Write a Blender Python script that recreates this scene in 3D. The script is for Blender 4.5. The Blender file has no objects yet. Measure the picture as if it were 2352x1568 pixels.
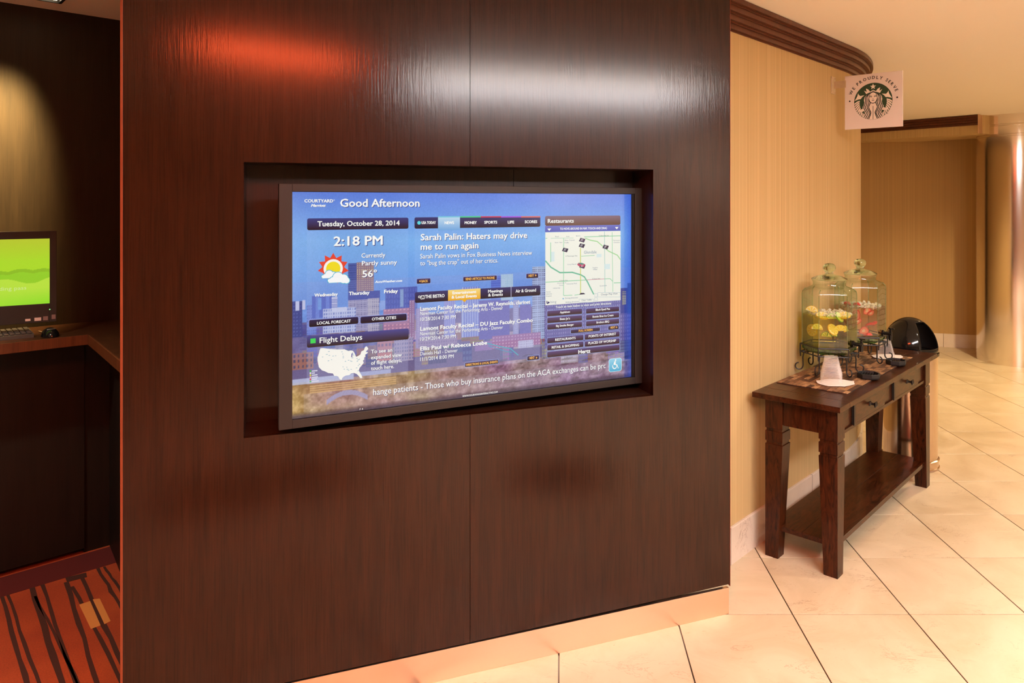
import bpy, bmesh, math, random
import numpy as np
from mathutils import Vector, Matrix

random.seed(7)
rng = np.random.default_rng(7)
scene = bpy.context.scene
C = scene.collection

# ------------------------------------------------------------------ camera
F, CX, CY, H = 1675.7, 1287.3, 468.9, 1.603      # photo: 2352 x 1568 pixels
cam_d = bpy.data.cameras.new('camera')
cam = bpy.data.objects.new('camera', cam_d)
C.objects.link(cam)
cam.location = (0, 0, H)
cam.rotation_euler = (math.pi / 2, 0, 0)
cam_d.sensor_width = 36.0
cam_d.lens = 36.0 * F / 2352.0
cam_d.shift_x = -(CX - 1176.0) / 2352.0
cam_d.shift_y = -(784.0 - CY) / 2352.0
cam_d.clip_start = 0.05
scene.camera = cam

# ------------------------------------------------------------------ world, exposure
world = bpy.data.worlds.new('world')
scene.world = world
world.use_nodes = True
world.node_tree.nodes['Background'].inputs[0].default_value = (1.0, 0.8, 0.6, 1)
world.node_tree.nodes['Background'].inputs[1].default_value = 0.05
scene.view_settings.view_transform = 'Standard'
scene.view_settings.look = 'None'
scene.view_settings.gamma = 1.0
scene.view_settings.exposure = -0.16
scene.view_settings.use_curve_mapping = False
scene.cycles.max_bounces = 10
scene.cycles.transparent_max_bounces = 24

STRIP_E = 76.0
RED_E = 84.0
DOWN_W = 85.0
SPOT_W = 620.0

CEIL = 2.5


def G(x, y, z=0.0):
    """photo pixel -> point on the horizontal plane at height z"""
    Y = F * (H - z) / (y - CY)
    return Vector(((x - CX) / F * Y, Y, z))


# ------------------------------------------------------------------ materials
def s2l(c):
    def f(v):
        v = v / 255.0
        return v / 12.92 if v <= 0.04045 else ((v + 0.055) / 1.055) ** 2.4
    return tuple(f(v) for v in c)


def new_mat(name):
    m = bpy.data.materials.new(name)
    m.use_nodes = True
    return m, m.node_tree.nodes, m.node_tree.links, m.node_tree.nodes['Principled BSDF']


def simple(name, rgb, rough=0.5, metal=0.0, emis=None, estr=0.0, coat=0.0, spec=0.5):
    m, n, l, b = new_mat(name)
    b.inputs['Base Color'].default_value = (*rgb, 1)
    b.inputs['Roughness'].default_value = rough
    b.inputs['Metallic'].default_value = metal
    b.inputs['Specular IOR Level'].default_value = spec
    b.inputs['Coat Weight'].default_value = coat
    b.inputs['Coat Roughness'].default_value = 0.08
    if emis:
        b.inputs['Emission Color'].default_value = (*emis, 1)
        b.inputs['Emission Strength'].default_value = estr
    return m


def ramp(n, l, src, stops, interp='LINEAR'):
    r = n.new('ShaderNodeValToRGB')
    r.color_ramp.interpolation = interp
    e = r.color_ramp.elements
    while len(e) < len(stops):
        e.new(0.5)
    for k, (p, c) in enumerate(stops):
        e[k].position = p
        e[k].color = (*c, 1)
    l.new(src, r.inputs[0])
    return r


def mapping(n, l, scale, coord='Object', offset_random=False):
    t = n.new('ShaderNodeTexCoord')
    mp = n.new('ShaderNodeMapping')
    mp.inputs['Scale'].default_value = scale
    l.new(t.outputs[coord], mp.inputs['Vector'])
    if offset_random:
        oi = n.new('ShaderNodeObjectInfo')
        mul = n.new('ShaderNodeVectorMath')
        mul.operation = 'SCALE'
        mul.inputs[0].default_value = (37.0, 91.0, 17.0)
        l.new(oi.outputs['Random'], mul.inputs['Scale'])
        l.new(mul.outputs[0], mp.inputs['Location'])
    return mp


def noise(n, l, mp, scale, detail=6, rough=0.6, dist=0.0):
    x = n.new('ShaderNodeTexNoise')
    x.inputs['Scale'].default_value = scale
    x.inputs['Detail'].default_value = detail
    x.inputs['Roughness'].default_value = rough
    x.inputs['Distortion'].default_value = dist
    l.new(mp.outputs[0], x.inputs['Vector'])
    return x


def bump(n, l, b, src, strength, dist=0.002):
    bp = n.new('ShaderNodeBump')
    bp.inputs['Strength'].default_value = strength
    bp.inputs['Distance'].default_value = dist
    l.new(src, bp.inputs['Height'])
    l.new(bp.outputs[0], b.inputs['Normal'])
    return bp


def mixc(n, l, fac, a, b_, mode='MIX'):
    mx = n.new('ShaderNodeMix')
    mx.data_type = 'RGBA'
    mx.blend_type = mode
    for sock, v in ((mx.inputs[0], fac), (mx.inputs[6], a), (mx.inputs[7], b_)):
        if isinstance(v, (int, float)):
            sock.default_value = v
        elif isinstance(v, tuple):
            sock.default_value = (*v, 1)
        else:
            l.new(v, sock)
    return mx.outputs[2]


def wood_mat(name, dark, light, scale=(1, 1, 1), rough=0.3, coat=0.0, grain=0.3, fine=1.0, rand=True, coat_rough=.1, spec=.3, dist=.5):
    """grain runs along object z"""
    m, n, l, b = new_mat(name)
    mp = mapping(n, l, (scale[0] * 9, scale[1] * 9, scale[2] * 0.7), offset_random=rand)
    a = noise(n, l, mp, 3.0, 8, 0.65, dist)
    r = ramp(n, l, a.outputs[0], [(0.32, dark), (0.7, light)])
    mp2 = mapping(n, l, (260 * fine, 260 * fine, 5.5), offset_random=rand)
    g = noise(n, l, mp2, 1.0, 2, 0.5)
    pore = ramp(n, l, g.outputs[0], [(0.36, (0.35, 0.35, 0.35)), (0.5, (1, 1, 1))])
    col = mixc(n, l, grain, r.outputs[0], pore.outputs[0], 'MULTIPLY')
    l.new(col, b.inputs['Base Color'])
    b.inputs['Roughness'].default_value = rough
    b.inputs['Specular IOR Level'].default_value = spec
    b.inputs['Coat Weight'].default_value = coat
    b.inputs['Coat Roughness'].default_value = coat_rough
    bp = bump(n, l, b, pore.outputs[0], 0.10 * grain / 0.3, 0.0006)
    if coat > .5:
        mp3 = mapping(n, l, (150, 150, 9), offset_random=rand)
        w3 = noise(n, l, mp3, 1.0, 3, 0.6)
        b3 = n.new('ShaderNodeBump')
        b3.inputs['Strength'].default_value = 0.55
        b3.inputs['Distance'].default_value = 0.0007
        l.new(w3.outputs[0], b3.inputs['Height'])
        l.new(b3.outputs[0], b.inputs['Coat Normal'])
    return m


def marble_mat(name, base, base2, vein, grout=None):
    m, n, l, b = new_mat(name)
    mp = mapping(n, l, (1, 1, 1), offset_random=grout is None)
    big = noise(n, l, mp, 3.0, 8, 0.62, 0.8)
    col = ramp(n, l, big.outputs[0], [(0.35, base2), (0.62, base)]).outputs[0]
    mpv = mapping(n, l, (1.0, 2.2, 1.0), offset_random=grout is None)
    v = noise(n, l, mpv, 2.4, 9, 0.68, 1.4)
    vr = ramp(n, l, v.outputs[0], [(0.492, (0, 0, 0)), (0.5, (1, 1, 1)), (0.508, (0, 0, 0))])
    spk = noise(n, l, mp, 5.0, 2, 0.5)
    vm = ramp(n, l, spk.outputs[0], [(0.47, (0, 0, 0)), (0.72, (1, 1, 1))])
    vf = mixc(n, l, 1.0, vr.outputs[0], vm.outputs[0], 'MULTIPLY')
    sep = n.new('ShaderNodeMath')
    sep.operation = 'MULTIPLY'
    sep.inputs[1].default_value = 0.75
    l.new(vf, sep.inputs[0])
    col = mixc(n, l, sep.outputs[0], col, vein)
    dots = noise(n, l, mpv, 38.0, 3, 0.6)
    dr = ramp(n, l, dots.outputs[0], [(0.68, (1, 1, 1)), (0.75, (0.72, 0.6, 0.5))])
    col = mixc(n, l, 0.8, col, dr.outputs[0], 'MULTIPLY')
    if grout is not None:
        br = n.new('ShaderNodeTexBrick')
        br.offset = 0.0
        t = n.new('ShaderNodeTexCoord')
        mg = n.new('ShaderNodeMapping')
        mg.inputs['Location'].default_value = (-X0, -Y0, 0)
        l.new(t.outputs['Object'], mg.inputs['Vector'])
        l.new(mg.outputs[0], br.inputs['Vector'])
        br.inputs['Color1'].default_value = (1, 1, 1, 1)
        br.inputs['Color2'].default_value = (1, 1, 1, 1)
        br.inputs['Mortar'].default_value = (*grout, 1)
        br.inputs['Scale'].default_value = 1.0
        br.inputs['Mortar Size'].default_value = 0.006
        br.inputs['Brick Width'].default_value = TILE
        br.inputs['Row Height'].default_value = TILE
        col = mixc(n, l, 1.0, col, br.outputs['Color'], 'MULTIPLY')
    l.new(col, b.inputs['Base Color'])
    rr = ramp(n, l, big.outputs[0], [(0.3, (0.28,) * 3), (0.7, (0.4,) * 3)])
    l.new(rr.outputs[0], b.inputs['Roughness'])
    bump(n, l, b, v.outputs[0], 0.03, 0.002)
    return m


TILE, X0, Y0 = 0.457, 0.9081, 2.854
M = {}
M['panel'] = wood_mat('dark_veneer', (0.017, 0.0039, 0.0009), (0.031, 0.0076, 0.0017), rough=0.45, coat=0.66, grain=0.5, rand=False, coat_rough=.165, spec=.05)
M['panel_dark'] = wood_mat('recess_veneer', (0.016, 0.0055, 0.0022), (0.03, 0.010, 0.004), rough=0.45, coat=0.3, grain=0.4, rand=False)
M['edge'] = wood_mat('lit_edge_banding', (0.20, 0.045, 0.016), (0.28, 0.07, 0.027), rough=0.35)  # edge trim lightened: the bevel's highlight is put into the wood colour
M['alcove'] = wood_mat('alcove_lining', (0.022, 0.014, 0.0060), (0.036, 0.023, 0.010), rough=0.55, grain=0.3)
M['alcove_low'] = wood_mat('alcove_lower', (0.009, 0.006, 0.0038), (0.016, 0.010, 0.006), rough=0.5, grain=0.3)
M['counter'] = wood_mat('counter_wood', (0.032, 0.011, 0.004), (0.07, 0.025, 0.009), rough=0.35)
M['counter_edge'] = wood_mat('counter_edge', (0.07, 0.020, 0.007), (0.14, 0.042, 0.013), rough=0.35)
M['crown'] = wood_mat('crown_wood', (0.075, 0.016, 0.005), (0.13, 0.030, 0.009), rough=0.35, coat=.2)
M['table'] = wood_mat('table_wood', (0.006, 0.0014, 0.0005), (0.074, 0.0165, 0.0036), scale=(1.2, 1.2, 3.4), rough=0.36, coat=.22, grain=.25, spec=.15, dist=2.2)
M['knob'] = simple('knob_black', (0.012, 0.010, 0.008), 0.35)
M['iron'] = simple('wrought_iron', (0.012, 0.011, 0.010), 0.45)
M['steel'] = simple('steel_plinth', s2l((226, 196, 168)), 0.32, 1.0)
M['grout'] = simple('grout', (0.16, 0.11, 0.065), 0.8)
M['tile'] = marble_mat('marble_tile', (0.65, 0.52, 0.345), (0.55, 0.42, 0.255), (0.24, 0.11, 0.045))
M['floor'] = marble_mat('marble_floor', (0.65, 0.52, 0.345), (0.55, 0.42, 0.255), (0.24, 0.11, 0.045), grout=(0.10, 0.08, 0.06))
M['base'] = marble_mat('marble_base', (0.74, 0.62, 0.50), (0.66, 0.53, 0.41), (0.26, 0.12, 0.06))
M['ceiling'] = simple('ceiling_paint', (0.92, 0.84, 0.73), 0.9)
M['ceiling_alcove'] = M['ceiling']
M['lobby_wall'] = simple('lobby_wall', (0.42, 0.27, 0.15), 0.8)
M['black_gloss'] = simple('black_gloss', (0.006, 0.006, 0.006), 0.09, spec=.4)
M['black_matte'] = simple('black_matte', (0.012, 0.012, 0.012), 0.5)
M['bezel'] = simple('bezel_plastic', (0.026, 0.022, 0.019), 0.5, spec=.25)
M['bezel_edge'] = simple('bezel_lip', (0.01, 0.009, 0.009), 0.4)
M['napkin'] = simple('napkin_paper', (0.82, 0.76, 0.7), 0.9)
M['sign'] = simple('sign_acrylic', (0.80, 0.70, 0.67), 0.4)
M['sign_edge'] = simple('sign_edge', (0.8, 0.74, 0.66), 0.3)
M['bracket'] = simple('bracket_metal', (0.66, 0.54, 0.40), 0.35, 0.6)
M['ink_green'] = simple('ink_green', s2l((38, 66, 38)), 0.5)
M['ink_dark'] = simple('ink_dark', s2l((16, 30, 24)), 0.5)
M['ink_white'] = simple('ink_white', (0.86, 0.76, 0.68), 0.5)
M['reflection_patch'] = simple('reflection_patch_dark', (0.03, 0.015, 0.010), 0.3)
M['carpet_border'] = simple('carpet_border', (0.09, 0.005, 0.003), 0.95)


def wallpaper(name, c1, c2, c3):
    """vertical pin stripes; u of the UV map is metres along the wall"""
    m, n, l, b = new_mat(name)
    mp = mapping(n, l, (1, 0.0008, 1), 'UV')
    a = noise(n, l, mp, 420.0, 1, 0.4)
    r = ramp(n, l, a.outputs[0], [(0.38, c1), (0.52, c2), (0.66, c3)])
    mp2 = mapping(n, l, (1, 0.0008, 1), 'UV')
    a2 = noise(n, l, mp2, 34.0, 2, 0.5)
    r2 = ramp(n, l, a2.outputs[0], [(0.4, (0.9, 0.89, 0.87)), (0.6, (1, 1, 1))])
    col = mixc(n, l, 0.8, r.outputs[0], r2.outputs[0], 'MULTIPLY')
    l.new(col, b.inputs['Base Color'])
    b.inputs['Roughness'].default_value = 0.62
    bump(n, l, b, a.outputs[0], 0.12, 0.001)
    return m


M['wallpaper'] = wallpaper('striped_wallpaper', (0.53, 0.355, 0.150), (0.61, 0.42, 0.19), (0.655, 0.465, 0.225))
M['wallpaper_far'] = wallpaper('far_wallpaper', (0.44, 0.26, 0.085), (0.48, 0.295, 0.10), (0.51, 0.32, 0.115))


def carpet_mat():
    m, n, l, b = new_mat('carpet')
    mp = mapping(n, l, (1, 1, 1))
    a = noise(n, l, mp, 180.0, 3, 0.7)
    big = noise(n, l, mp, 3.0, 3, 0.5)
    r = ramp(n, l, big.outputs[0], [(0.35, (0.36, 0.050, 0.008)), (0.65, (0.48, 0.078, 0.012))])
    r2 = ramp(n, l, a.outputs[0], [(0.3, (0.65, 0.65, 0.65)), (0.7, (1, 1, 1))])
    l.new(mixc(n, l, 1.0, r.outputs[0], r2.outputs[0], 'MULTIPLY'), b.inputs['Base Color'])
    b.inputs['Roughness'].default_value = 0.95
    bump(n, l, b, a.outputs[0], 0.5, 0.003)
    return m


M['carpet'] = carpet_mat()
M['carpet_stripe'] = simple('carpet_stripe', (0.05, 0.014, 0.006), 0.95)
M['carpet_gold'] = simple('carpet_gold', (0.60, 0.24, 0.05), 0.95)


def stone_wall_mat():
    m, n, l, b = new_mat('stone_wall')
    mp = mapping(n, l, (1, 1, 1), 'UV')
    br = n.new('ShaderNodeTexBrick')
    br.inputs['Scale'].default_value = 2.4
    br.inputs['Color1'].default_value = (0.78, 0.64, 0.56, 1)
    br.inputs['Color2'].default_value = (0.62, 0.50, 0.43, 1)
    br.inputs['Mortar'].default_value = (0.1, 0.07, 0.05, 1)
    br.inputs['Mortar Size'].default_value = 0.015
    l.new(mp.outputs[0], br.inputs['Vector'])
    l.new(br.outputs['Color'], b.inputs['Base Color'])
    b.inputs['Roughness'].default_value = 0.8
    return m


M['stone'] = stone_wall_mat()


def brushed(name, col, rough, axis_scale, amt=0.12):
    m, n, l, b = new_mat(name)
    b.inputs['Base Color'].default_value = (*col, 1)
    b.inputs['Metallic'].default_value = 1.0
    mp = mapping(n, l, axis_scale)
    a = noise(n, l, mp, 1.0, 4, 0.6)
    r = ramp(n, l, a.outputs[0], [(0.3, (max(rough - amt, .02),) * 3), (0.7, (rough + amt,) * 3)])
    l.new(r.outputs[0], b.inputs['Roughness'])
    bump(n, l, b, a.outputs[0], 0.05, 0.0006)
    return m


M['column_steel'] = simple('column_steel', s2l((236, 228, 220)), 0.15, 1.0)
M['bin_steel'] = brushed('bin_steel', s2l((226, 205, 185)), 0.16, (2, 2, 90), .04)
M['bracket_steel'] = brushed('plinth_steel', s2l((236, 206, 180)), 0.34, (3, 3, 140), .05)


def glassy(name, tint, edge, gloss=1.0, rough=0.03, base=0.04):
    """thin clear material: transparent body, mirror-like skin, tinted towards grazing edges"""
    m, n, l, b = new_mat(name)
    n.remove(b)
    out = n['Material Output']
    lw = n.new('ShaderNodeLayerWeight')
    lw.inputs['Blend'].default_value = 0.35
    col = mixc(n, l, lw.outputs['Facing'], tint, edge)
    tr = n.new('ShaderNodeBsdfTransparent')
    l.new(col, tr.inputs['Color'])
    gl = n.new('ShaderNodeBsdfGlossy')
    gl.inputs['Roughness'].default_value = rough
    gl.inputs['Color'].default_value = (gloss,) * 3 + (1,)
    fp = n.new('ShaderNodeMath')
    fp.operation = 'POWER'
    lw2 = n.new('ShaderNodeLayerWeight')
    lw2.inputs['Blend'].default_value = 0.5
    l.new(lw2.outputs['Facing'], fp.inputs[0])
    fp.inputs[1].default_value = 4.0
    fr = n.new('ShaderNodeMath')
    fr.operation = 'MULTIPLY_ADD'
    l.new(fp.outputs[0], fr.inputs[0])
    fr.inputs[1].default_value = 0.55
    fr.inputs[2].default_value = base
    mx = n.new('ShaderNodeMixShader')
    l.new(fr.outputs[0], mx.inputs[0])
    l.new(tr.outputs[0], mx.inputs[1])
    l.new(gl.outputs[0], mx.inputs[2])
    l.new(mx.outputs[0], out.inputs[0])
    return m


M['jar_glass'] = glassy('jar_glass', (0.972, 0.988, 0.965), (0.55, 0.74, 0.60), base=.06)
M['jar_foot'] = glassy('foot_glass', (0.60, 0.82, 0.52), (0.14, 0.36, 0.16))
M['jar_thick'] = glassy('thick_glass', (0.88, 0.965, 0.89), (0.30, 0.58, 0.40))
M['lid_glass'] = simple('lid_glass', (0.74, 0.95, 0.78), 0.02)
M['lid_glass'].node_tree.nodes['Principled BSDF'].inputs['Transmission Weight'].default_value = 1.0
M['lid_glass'].node_tree.nodes['Principled BSDF'].inputs['IOR'].default_value = 1.45
M['jar_highlight'] = glassy('highlight_glass', (0.80, 0.93, 0.80), (0.25, 0.5, 0.32), base=.22)  # glossier glass for the highlight tubes added on the jar corners
M['cup_plastic'] = simple('cup_plastic', (0.95, 0.90, 0.87), 0.18)
_n, _l = M['cup_plastic'].node_tree.nodes, M['cup_plastic'].node_tree.links
_lw = _n.new('ShaderNodeLayerWeight')
_pw = _n.new('ShaderNodeMath')
_pw.operation = 'POWER'
_pw.inputs[1].default_value = 3.0
_l.new(_lw.outputs['Facing'], _pw.inputs[0])
_ma = _n.new('ShaderNodeMath')
_ma.operation = 'MULTIPLY_ADD'
_ma.inputs[1].default_value = 0.6
_ma.inputs[2].default_value = 0.045
_l.new(_pw.outputs[0], _ma.inputs[0])
_l.new(_ma.outputs[0], _n['Principled BSDF'].inputs['Alpha'])
M['lemon_water'] = glassy('lemon_water', (0.89, 0.87, 0.40), (0.55, 0.60, 0.16))
M['berry_water'] = glassy('berry_water', (0.90, 0.76, 0.66), (0.60, 0.42, 0.30))


def soft(name, col, rough=0.4, trans=0.3):
    m, n, l, b = new_mat(name)
    b.inputs['Base Color'].default_value = (*col, 1)
    b.inputs['Roughness'].default_value = rough
    b.inputs['Subsurface Weight'].default_value = trans
    b.inputs['Subsurface Radius'].default_value = (0.01, 0.01, 0.005)
    return m


M['lemon_flesh'] = soft('lemon_flesh', (0.85, 0.66, 0.10))
M['lemon_rind'] = soft('lemon_rind', (0.85, 0.55, 0.03))
M['lime_flesh'] = soft('lime_flesh', (0.55, 0.72, 0.16))
M['lime_rind'] = soft('lime_rind', (0.16, 0.42, 0.03))
M['berry_skin'] = soft('berry_skin', (0.62, 0.03, 0.02))
M['berry_flesh'] = soft('berry_flesh', (0.85, 0.32, 0.22))
M['pith'] = soft('pith', (0.9, 0.85, 0.62))
M['ice'] = soft('ice', (0.90, 0.86, 0.66), .2, .5)
M['ice'].node_tree.nodes['Principled BSDF'].inputs['Alpha'].default_value = 0.55


def screen_mat():
    """self-lit display: the picture is stored as face-corner colours"""
    m, n, l, b = new_mat('display')
    at = n.new('ShaderNodeAttribute')
    at.attribute_name = 'col'
    b.inputs['Base Color'].default_value = (0.004, 0.004, 0.004, 1)
    b.inputs['Roughness'].default_value = 0.06
    b.inputs['Specular IOR Level'].default_value = 0.5
    l.new(at.outputs['Color'], b.inputs['Emission Color'])
    b.inputs['Emission Strength'].default_value = 1.0
    return m


M['display'] = screen_mat()


def emit_mat(name, col, s):
    m, n, l, b = new_mat(name)
    b.inputs['Base Color'].default_value = (0.6, 0.6, 0.6, 1)
    b.inputs['Emission Color'].default_value = (*col, 1)
    b.inputs['Emission Strength'].default_value = s
    return m


M['strip_glow'] = emit_mat('strip_glow', (1.0, 0.96, 0.99), STRIP_E)
M['red_glow'] = emit_mat('red_glow', (1.0, 0.10, 0.03), RED_E)
M['lamp_glow'] = emit_mat('lamp_glow', (1.0, 0.78, 0.5), 6.0)


# ------------------------------------------------------------------ object helpers
def tag(o, label=None, cat=None, group=None, kind=None):
    if label:
        o['label'] = label
    if cat:
        o['category'] = cat
    if group:
        o['group'] = group
    if kind:
        o['kind'] = kind
    return o


def obj(name, bm, mat=None, parent=None, smooth=False, mats=None):
    me = bpy.data.meshes.new(name)
    bmesh.ops.recalc_face_normals(bm, faces=bm.faces[:])
    if smooth:
        for f in bm.faces:
            f.smooth = True
    bm.to_mesh(me)
    bm.free()
    for mm in (mats or [mat]):
        if mm is not None:
            me.materials.append(M[mm] if isinstance(mm, str) else mm)
    if smooth:
        try:
            me.set_sharp_from_angle(angle=math.radians(38))
        except Exception:
            pass
    o = bpy.data.objects.new(name, me)
    C.objects.link(o)
    o.parent = parent
    return o


def empty(name, loc=(0, 0, 0), rz=0.0, label=None, cat=None, group=None, kind=None):
    o = bpy.data.objects.new(name, None)
    o.empty_display_size = 0.1
    C.objects.link(o)
    o.location = loc
    o.rotation_euler = (0, 0, rz)
    return tag(o, label, cat, group, kind)


def bm_new():
    return bmesh.new()


def box(bm, x0, x1, y0, y1, z0, z1, bev=0.0, mtx=None, mi=0):
    vs = [bm.verts.new(Vector(p)) for p in
          ((x0, y0, z0), (x1, y0, z0), (x1, y1, z0), (x0, y1, z0), (x0, y0, z1), (x1, y0, z1), (x1, y1, z1), (x0, y1, z1))]
    fs = [bm.faces.new([vs[i] for i in f]) for f in
          ((0, 3, 2, 1), (4, 5, 6, 7), (0, 1, 5, 4), (1, 2, 6, 5), (2, 3, 7, 6), (3, 0, 4, 7))]
    for f in fs:
        f.material_index = mi
    if bev > 0:
        es = list({e for f in fs for e in f.edges})
        r = bmesh.ops.bevel(bm, geom=es, offset=bev, segments=2, affect='EDGES', profile=0.5)
        vs = list({v for f in r['faces'] for v in f.verts} | {v for v in vs if v.is_valid})
    if mtx is not None:
        for v in vs:
            v.co = mtx @ v.co
    return vs


def prism(bm, poly, z0, z1, mtx=None, mi=0):
    """poly: list of (x, y); extruded from z0 to z1"""
    a = [bm.verts.new((p[0], p[1], z0)) for p in poly]
    b = [bm.verts.new((p[0], p[1], z1)) for p in poly]
    fs = [bm.faces.new(a[::-1]), bm.faces.new(b)]
    k = len(poly)
    for i in range(k):
        fs.append(bm.faces.new((a[i], a[(i + 1) % k], b[(i + 1) % k], b[i])))
    for f in fs:
        f.material_index = mi
    if mtx is not None:
        for v in a + b:
            v.co = mtx @ v.co
    return a + b


def lathe(bm, prof, seg=32, cap=True, mtx=None, mi=0, phase=0.0):
    """prof: list of (r, z)"""
    rings = []
    for r, z in prof:
        if r < 1e-6:
            rings.append([bm.verts.new((0, 0, z))])
        else:
            rings.append([bm.verts.new((r * math.cos(phase + 2 * math.pi * k / seg), r * math.sin(phase + 2 * math.pi * k / seg), z)) for k in range(seg)])
    for a, b in zip(rings, rings[1:]):
        for k in range(seg):
            k2 = (k + 1) % seg
            q = [a[k % len(a)], a[k2 % len(a)], b[k2 % len(b)], b[k % len(b)]]
            q = list(dict.fromkeys(q))
            if len(q) >= 3:
                bm.faces.new(q).material_index = mi
    if cap:
        for rg in (rings[0], rings[-1]):
            if len(rg) > 2:
                bm.faces.new(rg).material_index = mi
    if mtx is not None:
        for rg in rings:
            for v in rg:
                v.co = mtx @ v.co
    return rings


def tube(bm, pts, r, seg=8, closed=False, mi=0):
    pts = [Vector(p) for p in pts]
    n = len(pts)
    rings = []
    up = Vector((0, 0, 1))
    prev = None
    for i, p in enumerate(pts):
        if closed:
            t = pts[(i + 1) % n] - pts[i - 1]
        else:
            t = pts[min(i + 1, n - 1)] - pts[max(i - 1, 0)]
        t.normalize()
        if prev is None:
            ref = up if abs(t.dot(up)) < 0.9 else Vector((1, 0, 0))
            a = t.cross(ref).normalized()
        else:
            a = (prev - t * prev.dot(t))
            a = a.normalized() if a.length > 1e-6 else t.cross(up).normalized()
        prev = a
        b = t.cross(a)
        rr = r[i] if isinstance(r, (list, tuple)) else r
        rings.append([bm.verts.new(p + (a * math.cos(2 * math.pi * k / seg) + b * math.sin(2 * math.pi * k / seg)) * rr) for k in range(seg)])
    m = n if closed else n - 1
    for i in range(m):
        A, B = rings[i], rings[(i + 1) % n]
        for k in range(seg):
            k2 = (k + 1) % seg
            bm.faces.new((A[k], A[k2], B[k2], B[k])).material_index = mi
    if not closed:
        bm.faces.new(rings[0][::-1]).material_index = mi
        bm.faces.new(rings[-1]).material_index = mi


def frame2d(origin, ex, ey):
    """matrix with local x -> ex, y -> ey (world, horizontal), z up"""
    ex, ey = Vector((*ex, 0)), Vector((*ey, 0))
    m = Matrix.Identity(4)
    for i in range(3):
        m[i][0], m[i][1], m[i][2] = ex[i], ey[i], (0, 0, 1)[i]
        m[i][3] = origin[i]
    return m


# ------------------------------------------------------------------ text
_font_cache = {}


def glyph_mesh(s, bold=0.0, shear=0.0, res=2):
    """2D triangulated text: verts (n,2) with cap height 1, faces"""
    key = (s, bold, shear)
    if key in _font_cache:
        return _font_cache[key]
    cu = bpy.data.curves.new('t', 'FONT')
    cu.body = s
    cu.size = 1.0
    cu.offset = bold
    cu.shear = shear
    cu.resolution_u = res
    o = bpy.data.objects.new('t', cu)
    C.objects.link(o)
    dg = bpy.context.evaluated_depsgraph_get()
    me = bpy.data.meshes.new_from_object(o.evaluated_get(dg))
    v = np.array([(p.co.x, p.co.y) for p in me.vertices]) if len(me.vertices) else np.zeros((0, 2))
    f = [tuple(p.vertices) for p in me.polygons]
    bpy.data.objects.remove(o)
    bpy.data.curves.remove(cu)
    bpy.data.meshes.remove(me)
    _font_cache[key] = (v / 0.73, f)
    return _font_cache[key]


# ------------------------------------------------------------------ SETTING: floor
FL = (-4.5, 7.0, -4.0, 9.6)
bm = bm_new()
box(bm, FL[0], FL[1], FL[2], FL[3], -0.12, -0.004)
floor = tag(obj('floor', bm, 'floor'), kind='structure')

# curved wall line: straight run, then an arc, then straight again
WALL_PTS = []


def build_curve():
    ang = math.radians(47.8)
    p = Vector((0.768, 3.270)) - 0.30 * Vector((math.cos(ang), math.sin(ang)))
    step, s = 0.03, 0.0
    while p.y < 9.0:
        WALL_PTS.append((p.x, p.y, math.cos(ang), math.sin(ang), s))
        p = p + step * Vector((math.cos(ang), math.sin(ang)))
        s += step
        if s > 1.55 and ang < math.radians(97):
            ang += step / 1.9


build_curve()


def wall_x(y):
    ys = [w[1] for w in WALL_PTS]
    xs = [w[0] for w in WALL_PTS]
    return float(np.interp(y, ys, xs))


bm = bm_new()
g = 0.0023
box(bm, g, TILE - g, g, TILE - g, -0.0035, 0.0, bev=0.0012)
me_tile = None
n_tiles = 0
for i in range(-3, 12):
    for j in range(-4, 14):
        x, y = X0 + i * TILE, Y0 + j * TILE
        if x > 0.66 * (y + TILE) + 0.9 or x + TILE < -0.6:
            continue
        if y > 3.0 and x + TILE < wall_x(y) + 0.02:
            continue
        if y < 3.0 and x + TILE < 0.5 and y > 2.9:
            continue
        if y < 1.9 and (x < 0.2 or x > 1.7):
            continue
        if me_tile is None:
            o = obj('tile', bm, 'tile', floor)
            me_tile = o.data
        else:
            o = bpy.data.objects.new('tile', me_tile)
            C.objects.link(o)
            o.parent = floor
        o.location = (x, y, 0)
        n_tiles += 1

# dark floor patches added out of view for their reflections in the varnished panel
for nm, cxy, sx, sy, rz in (('reflection_patch', (1.12, 1.30), .30, .30, 45), ('reflection_patch', (-0.25, 0.30), .55, .32, 12)):
    b2 = bm_new()
    box(b2, -sx, sx, -sy, sy, 0.0, 0.003)
    o = obj('floor_reflection_patch', b2, 'reflection_patch', floor)
    o.location = (*cxy, 0.0005)
    o.rotation_euler = (0, 0, math.radians(rz))

# ceiling
bm = bm_new()
box(bm, FL[0], FL[1], FL[2], FL[3], CEIL, CEIL + 0.15)
tag(obj('ceiling', bm, 'ceiling'), kind='structure')

# lobby walls around and behind the photographer
for nm, b4, mt in (('wall_left', (FL[0] - .15, FL[0], FL[2], FL[3]), 'lobby_wall'), ('wall_right', (FL[1], FL[1] + .15, FL[2], FL[3]), 'stone'),
                   ('wall_rear', (FL[0], FL[1], FL[2] - .15, FL[2]), 'lobby_wall'), ('wall_far', (FL[0], FL[1], FL[3], FL[3] + .15), 'lobby_wall')):
    bm = bm_new()
    box(bm, b4[0], b4[1], b4[2], b4[3], 0.0, CEIL)
    uv = bm.loops.layers.uv.new('UVMap')
    for f in bm.faces:
        for lp in f.loops:
            lp[uv].uv = (lp.vert.co.x + lp.vert.co.y, lp.vert.co.z)
    tag(obj(nm, bm, mt), kind='structure')

# ------------------------------------------------------------------ SETTING: curved papered wall
wall_curved = empty('wall_curved', kind='structure')


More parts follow.
